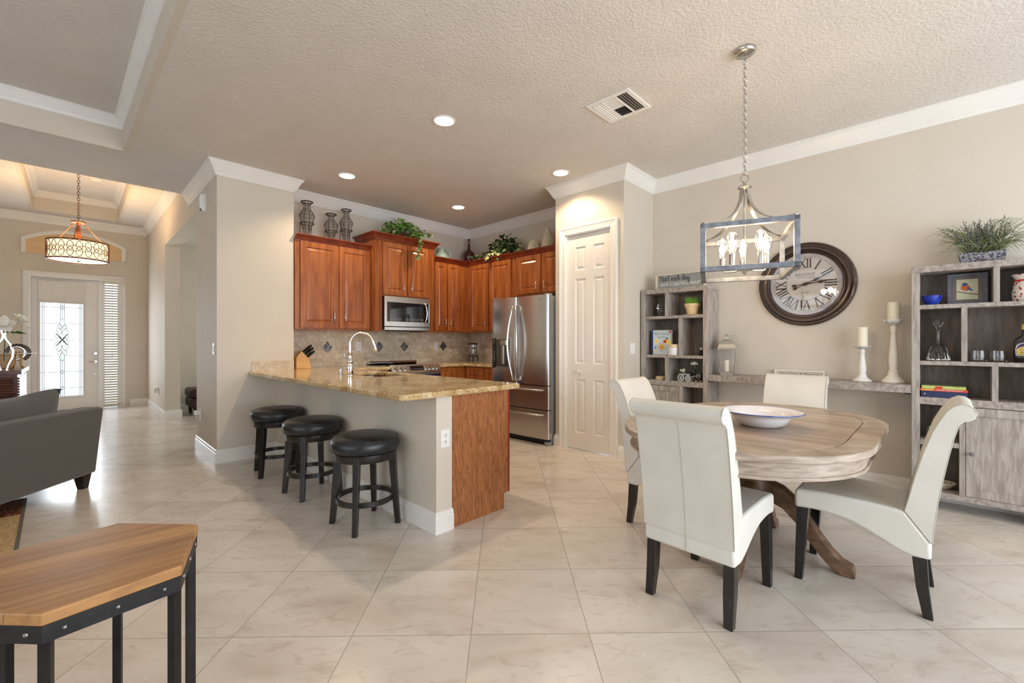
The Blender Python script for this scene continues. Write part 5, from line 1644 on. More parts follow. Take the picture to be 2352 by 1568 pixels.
for i, nm in enumerate(NUM):
    a0 = 30*i
    m = M()
    hgt, r0 = .086, .148
    up = True
    def bar(w0, q0, w1, q1, th):
        d = Vector((w1-w0, q1-q0)).normalized(); s = Vector((-d.y, d.x))*th/2
        P_ = [(w0+s.x, q0+s.y), (w1+s.x, q1+s.y), (w1-s.x, q1-s.y), (w0-s.x, q0-s.y)]
        m.add([onclock(r0+q, a0, .0146, w) for w, q in P_], [(0, 1, 2, 3)])
    for j, (w0, q0, w1, q1) in enumerate(strokes(nm)):
        thin = (nm[0] in 'VX' or 'X' in nm or 'V' in nm) and w1 > w0 and q1 > q0 and w0 != w1
        bar(w0*hgt, q0*hgt, w1*hgt, q1*hgt, .0065 if thin else .012)
    wd = (sum({'I': .26, 'V': .68, 'X': .68}[c] for c in nm))*hgt/2
    bar(-wd, 0, wd, 0, .0025); bar(-wd, hgt, wd, hgt, .0025)
    build('numeral', m, 'numeral', dial)
m = M()
for i in range(60):
    a = 6*i
    m.add([onclock(r_, a, .0150, w) for r_, w in ((.243, -.0012), (.251, -.0012), (.251, .0012), (.243, .0012))], [(0, 1, 2, 3)])
    if i % 5 == 0:
        m.add([onclock(r_, a, .0150, w) for r_, w in ((.236, 0), (.244, -.006), (.244, .006))], [(0, 1, 2)])
for r_ in (.2425, .2515):
    m.loft([[onclock(r_-.0006, 5*i, .0149) for i in range(72)], [onclock(r_+.0006, 5*i, .0149) for i in range(72)]], caps=False)
build('minute_track', m, 'numeral', dial)
pl = lambda u, v, n: (4.768-.0146-n, ky-u, kz+v)
text_mesh('maker_lettering', 'BALDAUF', .036, lambda u, v, n: pl(u, v+.088, n), 'numeral', dial, depth=.0004)
text_mesh('maker_lettering', 'Clock Company', .021, lambda u, v, n: pl(u, v+.062, n), 'numeral', dial, depth=.0004, shear=.3)
text_mesh('maker_lettering', 'Est. 1890', .015, lambda u, v, n: pl(u, v-.075, n), 'numeral', dial, depth=.0004, shear=.3)
MT['handbrown'] = mat('rust_brown_hand', S(66, 40, 20), S(84, 54, 28), 20, rough=.5, metal=.3)
def hand(name, a, L_, n, spade):
    m = M()
    prof = [(-.105, .001), (-.10, .010), (-.085, .0135), (-.070, .009), (-.062, .003), (-.02, .0035), (-.014, .012), (0, .016), (.014, .012), (.03, .005), (spade-.035, .003), (spade-.015, .006), (spade, .0145), (spade+.012, .013), (spade+.035, .006), (spade+.06, .0025), (L_, .0008)]
    m.loft([[onclock(r_, a, n, -w), onclock(r_, a, n, w), onclock(r_, a, n+.0012, w), onclock(r_, a, n+.0012, -w)] for r_, w in prof])
    build(name, m, 'handbrown', t)
hand('hour_hand', 66, .165, .018, .085)
hand('minute_hand', 83.5, .235, .021, .115)
build('glass_cover', ring_x([(.001, .0335), (.284, .0335), (.284, .0345), (.001, .0345)]), 'pane', t, smooth=30)

# ------------------------------------------------------------------ in the right bookcase
MT['bluegloss'] = mat('cobalt_bowl_glaze', S(24, 44, 150), S(70, 96, 196), 9, rough=.12)
t = solo('blue_bowl', 'small glossy cobalt blue bowl on the top shelf of the right bookcase', 'bowl', M().lathe([(.001, 0), (.030, 0), (.034, .006), (.05, .03), (.058, .068), (.056, .070), (.046, .034), (.03, .012), (.001, .010)], (4.545, .037, 1.5005), 30, 1, 1), 'bluegloss', smooth=50)
MT['frameblue'] = mat('blue_grey_frame', S(84, 88, 104), S(112, 116, 130), 8, (3, 3, 20), rough=.5)
MT['mat_board'] = mat('taupe_mat_board', S(120, 112, 110), S(132, 124, 120), 8, rough=.8)
MT['paintground'] = mat('pale_green_painting', S(206, 208, 178), S(222, 222, 198), 8, rough=.8)
MT['birdblue'] = mat('bird_blue', S(60, 92, 150), S(84, 116, 170), 30, rough=.8)
MT['birdorange'] = mat('bird_orange', S(210, 100, 48), S(222, 124, 66), 30, rough=.8)
MT['birdwhite'] = mat('bird_white', S(222, 216, 206), S(210, 204, 194), 30, rough=.8)
MT['twig'] = mat('painted_twig', S(112, 100, 84), S(134, 120, 100), 30, rough=.8)
fx_ = 4.62
t = thing('framed_picture', 'framed painting of a blue and orange bird standing in the right bookcase', 'picture', (fx_, -.15, 1.5005))
fp = lambda u, v, n: (fx_-n+.02*(v/.22), -.149-u, 1.501+v)       # leans back a little
m = M(fp)
for a, b, c, d in ((-.102, .102, 0, .022), (-.102, .102, .203, .225), (-.102, -.08, .022, .203), (.08, .102, .022, .203)):
    m.box(a, b, c, d, 0, .02)
build('frame', m, 'frameblue', t)
build('mat_board', M(fp).box(-.081, .081, .021, .204, 0, .006), 'mat_board', t)
pic = build('painting', M(fp).box(-.055, .055, .035, .183, .004, .0075), 'paintground', t)
def blob(pts, n, material, name):
    build(name, M(fp).add([(u, v, n) for u, v in pts], [list(range(len(pts)))]), material, pic)
def oval(u, v, a, b, rot=0, k=18):
    return [(u+a*math.cos(2*PI*i/k)*math.cos(rot)-b*math.sin(2*PI*i/k)*math.sin(rot), v+a*math.cos(2*PI*i/k)*math.sin(rot)+b*math.sin(2*PI*i/k)*math.cos(rot)) for i in range(k)]
blob([(-.055, .092), (-.03, .086), (.0, .076), (.055, .064), (.055, .074), (0, .083), (-.03, .092), (-.055, .098)], .0078, 'twig', 'painted_twig')
blob(oval(-.006, .112, .030, .026, -.3), .0079, 'birdwhite', 'painted_bird')
blob(oval(-.008, .121, .026, .022, -.3), .0080, 'birdorange', 'painted_bird')
blob([(.0, .108), (.012, .102), (.03, .094), (.022, .112), (.008, .126), (-.002, .12)], .0082, 'birdblue', 'painted_bird')
blob(oval(-.013, .146, .0145, .012), .0082, 'birdblue', 'painted_bird')
blob([(.0, .150), (.009, .146), (.0, .143)], .0083, 'numeral', 'painted_beak')
blob(oval(-.008, .149, .0018, .0018, 0, 8), .0084, 'ink', 'painted_eye')
MT['berryjar'] = spots_material('red_berry_glaze', S(228, 220, 212), S(120, 20, 36), 42, .30, .25, S(190, 70, 70))
jx, jy = 4.585, -.432
t = thing('berry_jar', 'white jar with red and maroon spots at the right edge of the top bookcase shelf', 'vase', (jx, jy, 1.5005))
build('jar_body', M().lathe([(.001, 0), (.062, 0), (.068, .012), (.072, .05), (.066, .10), (.060, .132), (.056, .14), (.001, .14)], (jx, jy, 1.5005), 30), 'berryjar', t, smooth=45)
build('neck_band', M().lathe([(.001, .138), (.058, .138), (.060, .144), (.057, .15), (.001, .15)], (jx, jy, 1.5005), 30), 'redp', t, smooth=45)
build('flared_rim', M().lathe([(.001, .149), (.056, .149), (.062, .165), (.074, .185), (.070, .186), (.058, .166), (.05, .155), (.001, .153)], (jx, jy, 1.5005), 30), 'berryjar', t, smooth=45)
dx_, dy_ = 4.56, .003
t = thing('decanter', 'cut crystal decanter with a round stopper in the right bookcase', 'decanter', (dx_, dy_, 1.0875))
m = M()
n = 36
rings = []
for r_, z_, fl in ((.001, .002, 0), (.055, .002, 0), (.062, .006, .03), (.060, .02, .06), (.053, .05, .05), (.049, .08, .03), (.045, .095, 0), (.030, .118, 0), (.017, .14, 0), (.0135, .17, 0), (.0135, .205, 0), (.018, .218, 0), (.026, .228, 0), (.024, .230, 0), (.011, .215, 0), (.010, .14, 0), (.012, .125, 0), (.001, .122, 0)):
    rings.append([(dx_+r_*(1+fl*math.cos(12*2*PI*i/n))*math.cos(2*PI*i/n), dy_+r_*(1+fl*math.cos(12*2*PI*i/n))*math.sin(2*PI*i/n), 1.0875+z_) for i in range(n)])
build('cut_body', m.loft(rings), 'glass', t, smooth=25)
build('stopper', M().lathe([(.001, .206), (.009, .206), (.010, .23), (.008, .236), (.014, .246), (.026, .268), (.0275, .28), (.024, .294), (.012, .304), (.001, .306)], (dx_, dy_, 1.0875), 16), 'glass', t, smooth=20)
for i, (y, lab) in enumerate(((-.200, 'left of two clear glass tumblers in the right bookcase'), (-.295, 'right of two clear glass tumblers, next to the dark bottle'))):
    solo('tumbler', lab, 'glass', M().lathe([(.001, 0), (.036, 0), (.041, .008), (.043, .04), (.040, .078), (.0385, .078), (.0405, .04), (.038, .012), (.001, .010)], (4.545, y, 1.0878), 28), 'glass', smooth=45, group='clear tumblers')
MT['whisky'] = mat('dark_whisky', (.010, .004, .006, 1), (.016, .007, .009, 1), 4, rough=.06, coat=.8)
MT['label'] = mat('gold_label', S(206, 176, 70), S(222, 200, 120), 20, rough=.5)
MT['purple'] = mat('purple_label', S(70, 40, 92), S(84, 52, 104), 20, rough=.5)
wx, wy = 4.58, -.42
t = thing('liquor_bottle', 'dark squat liquor bottle with an arched gold label at the right edge of the bookcase', 'bottle', (wx, wy, 1.0875))
def rect(hx_, hy_, z_, k=.35):
    out = []
    for i in range(28):
        a = 2*PI*i/28
        c, s = math.cos(a), math.sin(a)
        out.append((wx+hx_*math.copysign(abs(c)**k, c), wy+hy_*math.copysign(abs(s)**k, s), 1.0875+z_))
    return out
build('glass_bottle', M().loft([rect(.026, .046, 0), rect(.029, .05, .005), rect(.030, .052, .06), rect(.031, .053, .13), rect(.028, .049, .15), rect(.022, .036, .168, .6), rect(.014, .016, .182, 1), rect(.012, .012, .20, 1), rect(.012, .012, .225, 1)]), 'whisky', t, smooth=40)
build('cap', M().lathe([(.001, .224), (.015, .224), (.015, .256), (.012, .26), (.001, .26)], (wx, wy, 1.0875), 18), 'label', t, smooth=40)
lb = lambda u, v, n: (wx-.0318-n, wy+.0-u, 1.0875+v)
def archshape(w_, z0_, z1_, z2_, n0):
    pts = [(-w_, z0_, n0), (w_, z0_, n0), (w_*1.05, z1_, n0)]+[(w_*1.05*math.cos(PI*i/12), z1_+(z2_-z1_)*math.sin(PI*i/12), n0) for i in range(1, 12)]+[(-w_*1.05, z1_, n0)]
    return M(lb).add(pts, [list(range(len(pts)))])
build('label', archshape(.042, .047, .09, .135, .0), 'whitepaint', t)
build('label', archshape(.0385, .05, .09, .131, .0006), 'purple', t)
build('label', archshape(.036, .053, .085, .108, .0010), 'label', t)
text_mesh('label_lettering', 'Crown', .021, lambda u, v, n: lb(u-.0, v+.088, n+.0014), 'numeral', t, depth=.0003, shear=.2)
text_mesh('label_lettering', 'Royal', .021, lambda u, v, n: lb(u-.0, v+.068, n+.0014), 'numeral', t, depth=.0003, shear=.2)
MT['navy'] = mat('navy_cover', S(40, 48, 84), S(50, 58, 96), 20, rough=.5)
MT['red'] = mat('red_cover', S(206, 62, 48), S(216, 78, 62), 20, rough=.45)
MT['lime'] = mat('lime_cover', S(176, 190, 98), S(190, 204, 116), 20, rough=.45)
def lying_book(name, label, z0_, h, x0, x1, ya, yb, cover):
    t = thing(name, label, 'book', ((x0+x1)/2, (ya+yb)/2, z0_), group='books lying in the right bookcase')
    build('cover', M().box(x0, x1, yb, ya, z0_, z0_+.002).box(x0, x1, yb, ya, z0_+h-.002, z0_+h), cover, t)
    build('spine', M().box(x0-.0015, x0+.002, yb, ya, z0_, z0_+h), cover, t)
    build('page_block', M().box(x0+.002, x1-.003, yb+.003, ya-.003, z0_+.002, z0_+h-.002), 'pages', t)
    return t
t = lying_book('book', 'thick navy blue book at the bottom of the stack in the right bookcase', .8205, .045, 4.50, 4.70, .095, -.148, 'navy')
build('spine_mark', dotm(.075, .843, .004, 0, lambda u, v, n: (4.498, u, v)), 'whitepaint', t)
t = lying_book('book', 'red paperback in the middle of the stack in the right bookcase', .8657, .016, 4.495, 4.69, .101, -.150, 'red')
text_mesh('spine_lettering', 'MODERN MEDITERRANEAN', .011, lambda u, v, n: (4.4932-n, -.055-u, .8737+v), 'whitepaint', t, depth=.0003)
build('spine_print', M().box(4.4925, 4.4935, .03, .095, .868, .879), 'orange', t)
t = lying_book('book', 'lime green book on top of the stack in the right bookcase', .8819, .022, 4.50, 4.70, .092, -.140, 'lime')
build('spine_print', M().box(4.4978, 4.4985, -.02, .02, .883, .90), 'redp', t)
MT['photo'] = mat('printed_cover_photo', S(70, 110, 50), S(190, 180, 160), 30, rough=.4, lo=.4, hi=.6)
build('cover_photo', M().box(4.51, 4.69, -.135, .085, .9039, .9047), 'photo', t)
solo('drinking_glass', 'small clear glass on the lower shelf of the right bookcase, behind the chair back', 'glass', M().lathe([(.001, 0), (.028, 0), (.031, .05), (.033, .085), (.0315, .085), (.029, .05), (.026, .01), (.001, .008)], (4.58, .04, .5045), 24), 'glass', smooth=45)
MT['painteddish'] = spots_material('painted_dish', S(226, 216, 196), S(40, 34, 40), 60, .28, .3, S(190, 120, 40))
solo('painted_dish', 'small patterned dish at the bottom of the right bookcase', 'dish', M().lathe([(.001, .004), (.03, .004), (.032, 0), (.045, .01), (.075, .045), (.073, .048), (.042, .016), (.001, .012)], (4.60, -.02, .1375), 28), 'painteddish', smooth=45)

# grass planter on the right bookcase
MT['greyplanter'] = mat('carved_grey_planter', S(70, 70, 76), S(152, 152, 160), 75, (1, 1, 1), rough=.7, bump=.8, detail=3, lo=.42, hi=.56)
MT['greygreen'] = mat('grey_green_grass', S(86, 104, 74), S(150, 160, 128), 14, rough=.6)
MT['olive'] = mat('olive_grass', S(92, 100, 52), S(134, 136, 86), 14, rough=.6)
MT['lavender'] = mat('dried_grey_sprig', S(86, 84, 88), S(120, 118, 122), 30, rough=.7)
qx, qy, qz = 4.60, -.222, 1.787
t = thing('grass_planter', 'carved grey planter of wispy grey-green grasses on top of the right bookcase', 'plant', (qx, qy, qz))
rr_ = lambda hx_, hy_, z_: [(qx+a*hx_, qy+b*hy_, qz+z_) for a, b in ((-1, -1), (1, -1), (1, 1), (-1, 1))]
build('planter_box', M().loft([rr_(.055, .104, 0), rr_(.066, .120, .075), rr_(.058, .112, .075), rr_(.055, .108, .06)]), 'greyplanter', t, bevel=.004)
m, m2 = M(), M()
for i in range(330):
    a = random.uniform(0, 2*PI)
    x, y = qx+random.uniform(-.04, .04), qy+random.uniform(-.09, .09)
    out = random.uniform(.05, .30)
    up_ = random.uniform(.05, .24)
    dx, dy = math.cos(a)*.45, math.sin(a)
    if dx > 0:
        dx *= .5
    end_drop = random.uniform(0, .12)*(out/.3)
    P_ = [(x, y, qz+.06), (x+dx*out*.35, y+dy*out*.35, qz+.06+up_*.75), (x+dx*out*.75, y+dy*out*.75, qz+.06+up_), (x+dx*out, y+dy*out, qz+.06+max(up_-end_drop, .0))]
    P_ = [(min(p[0], 4.755), p[1], p[2]) for p in P_]
    w_ = random.uniform(.0012, .0026)
    q = m if random.random() < .6 else m2
    q.tube(P_, w_, 3, radii=[w_, w_, w_*.8, w_*.3])
build('grass_blades', m, 'greygreen', t)
build('grass_blades', m2, 'olive', t)
m = M()
for i in range(26):
    a = random.uniform(-.6, .6)
    x, y = qx+random.uniform(-.04, .03), qy+random.uniform(-.08, .08)
    L_ = random.uniform(.14, .27)
    d = Vector((random.uniform(-.3, .1), a, 1)).normalized()
    p0 = Vector((x, y, qz+.06))
    m.tube([p0, p0+d*L_*.5, p0+d*L_+Vector((0, a*.04, 0))], .0016, 4)
    for k in range(7):
        c = p0+d*(L_*(.45+.08*k))
        m.ball(tuple(c+Vector((random.uniform(-.008, .008), random.uniform(-.01, .01), 0))), .0048, 6, 4)
build('dried_sprigs', m, 'lavender', t)
# ------------------------------------------------------------------ ceiling lights, vent, pendants
def point(name, loc, power, r_, color, parent=None):
    l = bpy.data.lights.new(name, 'POINT')
    l.energy, l.shadow_soft_size, l.color = power, r_, color
    o = bpy.data.objects.new(name, l)
    COL.objects.link(o)
    if parent is not None:
        o.parent = parent
        o.location = WM[parent.name].inverted() @ Vector(loc)
    else:
        o.location = loc
    return o
CANLAB = ['recessed ceiling light nearest the camera, over the end of the peninsula', 'recessed ceiling light over the sink side of the kitchen, left of the others',
          'recessed ceiling light beside the pantry moulding', 'smallest-looking recessed ceiling light, deep in the kitchen corner']
for (x, y), lab in zip(CANS, CANLAB):
    t = thing('recessed_light', lab, 'ceiling light', (x, y, H), group='recessed kitchen lights')
    build('trim_ring', M().lathe([(.078, -.0005), (.095, -.0005), (.096, -.004), (.090, -.008), (.080, -.007), (.076, -.001), (.078, -.0005)], (x, y, H), 32), 'white', t, smooth=50)
    build('lit_lens', M().lathe([(.001, -.003), (.079, -.003), (.079, -.001), (.001, -.001)], (x, y, H), 28), 'lens', t, smooth=40)
    l = bpy.data.lights.new('recessed_lamp', 'SPOT')
    l.energy, l.color, l.spot_size, l.spot_blend, l.shadow_soft_size = CANPOWER, WARM, R(135), .5, .05
    o = bpy.data.objects.new('recessed_lamp', l)
    COL.objects.link(o)
    o.parent = t
    o.location = (0, 0, -.02)

MT['ventdark'] = mat('dark_duct', (.05, .048, .045, 1), (.07, .066, .06, 1), 6, rough=.8)
vx0, vx1, vy0, vy1 = 2.85, 3.208, 1.60, 1.962
t = thing('air_vent', 'square white louvred air vent in the ceiling', 'vent', ((vx0+vx1)/2, (vy0+vy1)/2, H))
m = cells(M(), [vx0, vx0+.035, vx1-.035, vx1], [vy0, vy0+.035, vy1-.035, vy1], H-.010, H-.0005, lambda x, y: not (vx0+.035 < x < vx1-.035 and vy0+.035 < y < vy1-.035))
build('frame', m, 'white', t, bevel=.003)
build('duct', M().box(vx0+.03, vx1-.03, vy0+.03, vy1-.03, H-.0012, H-.0004), 'ventdark', t)
def vane(m, along, p0, p1, c, tilt):
    a, b = (-.009, -.002), (.009*tilt, -.016)
    if along == 'X':
        m.add([(p0, c+.010*tilt, H-.002), (p1, c+.010*tilt, H-.002), (p1, c-.006*tilt, H-.013), (p0, c-.006*tilt, H-.013)], [(0, 1, 2, 3)])
    else:
        m.add([(c+.010*tilt, p0, H-.002), (c+.010*tilt, p1, H-.002), (c-.006*tilt, p1, H-.013), (c-.006*tilt, p0, H-.013)], [(0, 1, 2, 3)])
ix0, ix1, iy0, iy1 = vx0+.037, vx1-.037, vy0+.037, vy1-.037
m = M()
for i in range(4):
    vane(m, 'X', ix0, ix1, iy0+.012+.021*i, 1)
build('louvres', m, 'white', t, recalc=False)
m = M()
for i in range(4):
    vane(m, 'X', ix0, ix1, iy1-.012-.021*i, -1)
build('louvres', m, 'white', t, recalc=False)
m = M()
for i in range(13):
    vane(m, 'Y', iy0+.092, iy1-.092, ix0+.012+.0215*i, 1 if i > 6 else -1)
build('louvres', m, 'white', t, recalc=False)
build('divider_bar', M().box(ix0, ix1, iy0+.086, iy0+.091, H-.014, H-.002), 'white', t)
build('divider_bar', M().box(ix0, ix1, iy1-.091, iy1-.086, H-.014, H-.002), 'white', t)

def chain(m, x, y, z0, z1, L_=.036, w_=.010, r_=.0024):
    k = int((z1-z0)/(L_*.72))
    for i in range(k):
        zc = z0+(i+.5)*(z1-z0)/k
        ax = (1, 0) if i % 2 else (0, 1)
        pts = []
        for j in range(14):
            a = 2*PI*j/14
            u = w_*math.cos(a)
            v = (L_/2)*math.sin(a)
            pts.append((x+u*ax[0], y+u*ax[1], zc+v))
        m.tube(pts, r_, 5, closed=True)
    return m
PX, PY = 2.995, .872
t = thing('pendant_lantern', 'rectangular grey metal lantern pendant with five bulbs over the dining table', 'pendant light', (PX, PY, H))
MT['galv'] = mat('galvanised_grey', S(112, 117, 126), S(146, 150, 158), 7, (3, 3, 3), rough=.45, metal=.35)
build('canopy', M().lathe([(.001, -.034), (.012, -.034), (.03, -.030), (.055, -.026), (.062, -.018), (.064, -.006), (.064, -.0006), (.001, -.0006)], (PX, PY, H), 32), 'nickel', t, smooth=45)
build('chain', chain(M(), PX, PY, 2.272, H-.034), 'nickel', t, smooth=60)
build('loop_ring', M().tube([(PX+.024*math.cos(2*PI*i/24)*math.sin(R(44)), PY-.024*math.cos(2*PI*i/24)*math.cos(R(44)), 2.248+.024*math.sin(2*PI*i/24)) for i in range(24)], .0032, 6, closed=True), 'nickel', t, smooth=60)
build('hub', M().lathe([(.001, 2.225), (.008, 2.224), (.012, 2.208), (.022, 2.202), (.038, 2.198), (.040, 2.188), (.03, 2.182), (.016, 2.176), (.014, 2.15), (.001, 2.148)], (PX, PY, 0), 26), 'nickel', t, smooth=45)
build('stem', M().rod((PX, PY, 1.672), (PX, PY, 2.16), .0075, 12), 'nickel', t, smooth=50)
ca, sa = math.cos(R(20)), math.sin(R(20))
PL = lambda u, v, z: (PX+u*ca-v*sa, PY+u*sa+v*ca, z)
hu, hv, zt, zb = .285, .25, 1.922, 1.640
th = .028
for s in (-1, 1):
    for z in (zt, zb):
        a, b = (z-th, z) if z == zt else (z, z+th)
        build('frame_bar', M(PL).box(-hu+th, hu-th, s*hv-(th if s > 0 else 0), s*hv+(th if s < 0 else 0), a, b), 'galv', t, bevel=.0015)
        build('frame_bar', M(PL).box(s*hu-(th if s > 0 else 0), s*hu+(th if s < 0 else 0), -hv, hv, a, b), 'galv', t, bevel=.0015)
    for q in (-1, 1):
        x0, y0 = s*hu-(th if s > 0 else 0), q*hv-(th if q > 0 else 0)
        build('frame_post', M(PL).box(x0, x0+th, y0, y0+th, zb, zt), 'galv', t, bevel=.0015)
        build('corner_screw', M(PL).lathe([(.001, 0), (.006, 0), (.006, .006), (.001, .009)], (x0+th/2, y0+th/2, zt+.006), 10), 'nickel', t, smooth=40)
        d = Vector((x0+th/2, y0+th/2)); Ld = d.length; d.normalize()
        prof = [(.026, 2.186), (.030, 2.15), (.040, 2.105), (.062, 2.06), (.10, 2.015), (.15, 1.978), (.21, 1.95), (.28, 1.933), (Ld, 1.927)]
        rings = []
        for i, (r_, z_) in enumerate(prof):
            p, n_ = prof[max(i-1, 0)], prof[min(i+1, len(prof)-1)]
            tx, tz = n_[0]-p[0], n_[1]-p[1]
            k = math.hypot(tx, tz); nx_, nz_ = -tz/k*.003, tx/k*.003
            s_ = Vector((-d.y, d.x))*.011
            rings.append([(d.x*(r_+nx_)+s_.x*e, d.y*(r_+nx_)+s_.y*e, z_+nz_) if f_ > 0 else (d.x*(r_-nx_)+s_.x*e, d.y*(r_-nx_)+s_.y*e, z_-nz_) for e, f_ in ((-1, 1), (1, 1), (1, -1), (-1, -1))])
        build('strap', M(PL).loft(rings), 'nickel', t, smooth=40)
build('cluster_hub', M().lathe([(.001, 1.645), (.006, 1.648), (.01, 1.662), (.02, 1.668), (.026, 1.68), (.02, 1.692), (.01, 1.70), (.001, 1.70)], (PX, PY, 0), 20), 'nickel', t, smooth=45)
fwv, rtv = Vector((math.cos(R(44)), math.sin(R(44)))), Vector((math.sin(R(44)), -math.cos(R(44))))
for k in range(5):
    a = R(95+72*k)
    d = fwv*math.cos(a)+rtv*math.sin(a)
    bx, by = PX+d.x*.13, PY+d.y*.13
    build('lamp_arm', M().tube([(PX+d.x*.015, PY+d.y*.015, 1.680), (PX+d.x*.06, PY+d.y*.06, 1.670), (PX+d.x*.115, PY+d.y*.115, 1.672), (PX+d.x*.13, PY+d.y*.13, 1.688), (bx, by, 1.70)], .005, 8), 'nickel', t, smooth=50)
    build('socket', M().lathe([(.001, 1.695), (.017, 1.695), (.0175, 1.70), (.0175, 1.762), (.001, 1.762)], (bx, by, 0), 18), 'nickel', t, smooth=40)
    bulb = build('bulb', M().lathe([(.013, 1.762), (.015, 1.775), (.024, 1.80), (.031, 1.83), (.033, 1.853), (.029, 1.876), (.018, 1.892), (.001, 1.898)], (bx, by, 0), 20), 'pane', t, smooth=60)
    build('filament', M().lathe([(.001, 1.79), (.006, 1.796), (.011, 1.825), (.010, 1.85), (.005, 1.868), (.001, 1.87)], (bx, by, 0), 12), 'bulbglow', bulb, smooth=60)
    point('bulb_lamp', (bx, by, 1.835), 3.2, .03, (1, .70, .38), t)

# entry hall drum pendant
DA, DB = -.975, 3.31
dxy = hall(DA, DB)
t = thing('drum_pendant', 'bronze drum pendant with an interlocking-circle shade in the entry hall', 'pendant light', hall(DA, DB, 3.73))
MT['rust'] = mat('bronze_rust', S(92, 48, 28), S(122, 70, 42), 14, rough=.45, metal=.4)
MT['litshade'] = mat('lit_linen_shade', S(250, 220, 172), S(255, 228, 184), 30, emit=1.05, emitc=(1, .78, .48, 1), rough=.8)
MT['litglass'] = mat('lit_frosted_glass', S(255, 240, 214), S(255, 244, 222), 6, emit=1.3, emitc=(1, .86, .64, 1), rough=.5)
x, y = dxy
DR, z0, z1 = .315, 2.345, 2.595
build('canopy', M().lathe([(.001, 3.70), (.05, 3.705), (.07, 3.72), (.07, 3.7295), (.001, 3.7295)], (x, y, 0), 24), 'rust', t, smooth=45)
build('chain', chain(M(), x, y, 2.90, 3.70, .055, .014, .0032), 'rust', t, smooth=60)
build('hub_plate', M().lathe([(.001, 2.888), (.075, 2.888), (.082, 2.876), (.075, 2.866), (.03, 2.862), (.02, 2.84), (.001, 2.84)], (x, y, 0), 26), 'rust', t, smooth=45)
build('stem', M().lathe([(.001, 2.62), (.030, 2.60), (.024, 2.70), (.017, 2.845), (.001, 2.845)], (x, y, 0), 14), 'rust', t, smooth=40)
for k in range(3):
    a = 2*PI*k/3+.35
    build('support_rod', M().rod((x+.055*math.cos(a), y+.055*math.sin(a), 2.868), (x+DR*math.cos(a), y+DR*math.sin(a), z1-.005), .005, 6), 'rust', t)
build('inner_shade', M().lathe([(DR-.018, z0+.006), (DR-.014, z0+.006), (DR-.014, z1-.006), (DR-.018, z1-.006), (DR-.018, z0+.006)], (x, y, 0), 44), 'litshade', t, smooth=50)
build('diffuser', M().lathe([(.001, z0+.004), (.2, z0+.008), (DR-.02, z0+.018), (DR-.02, z0+.024), (.001, z0+.012)], (x, y, 0), 44), 'litglass', t, smooth=60)
build('finial', M().lathe([(.001, z0-.022), (.008, z0-.016), (.014, z0-.004), (.035, z0+.0), (.035, z0+.006), (.001, z0+.006)], (x, y, 0), 18), 'nickel', t, smooth=45)
for z in (z0, z1):
    build('rim', M().lathe([(DR-.008, z-.007), (DR+.004, z-.007), (DR+.004, z+.007), (DR-.008, z+.007), (DR-.008, z-.007)], (x, y, 0), 48), 'rust', t, smooth=40)
m = M()
rc = (z1-z0-.014)/3.0
sp = 2*PI/22
for row in range(2):
    zc = z0+.007+rc*(1+row)
    for k in range(22):
        a0 = sp*k
        m.tube([(x+DR*math.cos(a0+rc*math.cos(2*PI*j/16)/DR), y+DR*math.sin(a0+rc*math.cos(2*PI*j/16)/DR), zc+rc*math.sin(2*PI*j/16)) for j in range(16)], .0036, 4, closed=True)
build('fretwork', m, 'rust', t, smooth=60)
point('drum_lamp', (x, y, 2.47), 26, .08, (1, .74, .44), t)
point('drum_uplight', (x, y, 2.64), 16, .06, (1, .74, .44), t)
cx_, cy_ = hall(-.78, 4.05)
solo('smoke_detector', 'round white smoke detector on the raised ceiling of the entry hall', 'smoke detector', M().lathe([(.001, 3.695), (.03, 3.695), (.055, 3.702), (.062, 3.715), (.064, 3.7295), (.001, 3.7295)], (cx_, cy_, 0), 26), 'white', smooth=45)

# ------------------------------------------------------------------ living-room side
SP = Vector((.25, 5.165)); sd = Vector((-.646, -.763)); sn = Vector((-.763, .646))
def sofa(u, v, z):
    p = SP+sd*u+sn*v
    return (p.x, p.y, z)
t = thing('sofa', 'charcoal fabric sofa with its back to the camera at the left edge', 'sofa', (SP.x, SP.y, 0))
build('back_frame', M(sofa).loft([[(.0, .0, .12), (2.2, .0, .12), (2.2, .16, .12), (.0, .16, .12)], [(-.02, -.045, .65), (2.22, -.045, .65), (2.22, .13, .65), (-.02, .13, .65)], [(-.005, -.03, .675), (2.205, -.03, .675), (2.205, .115, .675), (-.005, .115, .675)]]), 'sofa', t, smooth=50, bevel=.018, seg=3)
for u in (0, 2.02):
    build('arm', M(sofa).loft([[(u, .15, .12), (u+.18, .15, .12), (u+.18, .90, .12), (u, .90, .12)], [(u-.02, .13, .62), (u+.2, .13, .62), (u+.2, .92, .60), (u-.02, .92, .60)], [(u, .13, .66), (u+.18, .13, .66), (u+.18, .9, .63), (u, .9, .63)]]), 'sofa', t, smooth=50, bevel=.02, seg=3)
build('seat_base', M(sofa).box(.18, 2.02, .14, .9, .12, .30), 'sofa', t, bevel=.015)
for u in (.19, 1.105):
    build('seat_cushion', M(sofa).box(u, u+.905, .16, .93, .30, .45), 'sofa', t, bevel=.035, seg=3)
for u, v in ((.02, .02), (2.1, .02), (.02, .80), (2.1, .80)):
    build('leg', M(sofa).loft([[(u+.015, v+.015, 0), (u+.065, v+.015, 0), (u+.065, v+.065, 0), (u+.015, v+.065, 0)], [(u-.0, v-.0, .125), (u+.085, v-.0, .125), (u+.085, v+.085, .125), (u-.0, v+.085, .125)]]), 'darkfoot', t, bevel=.003)
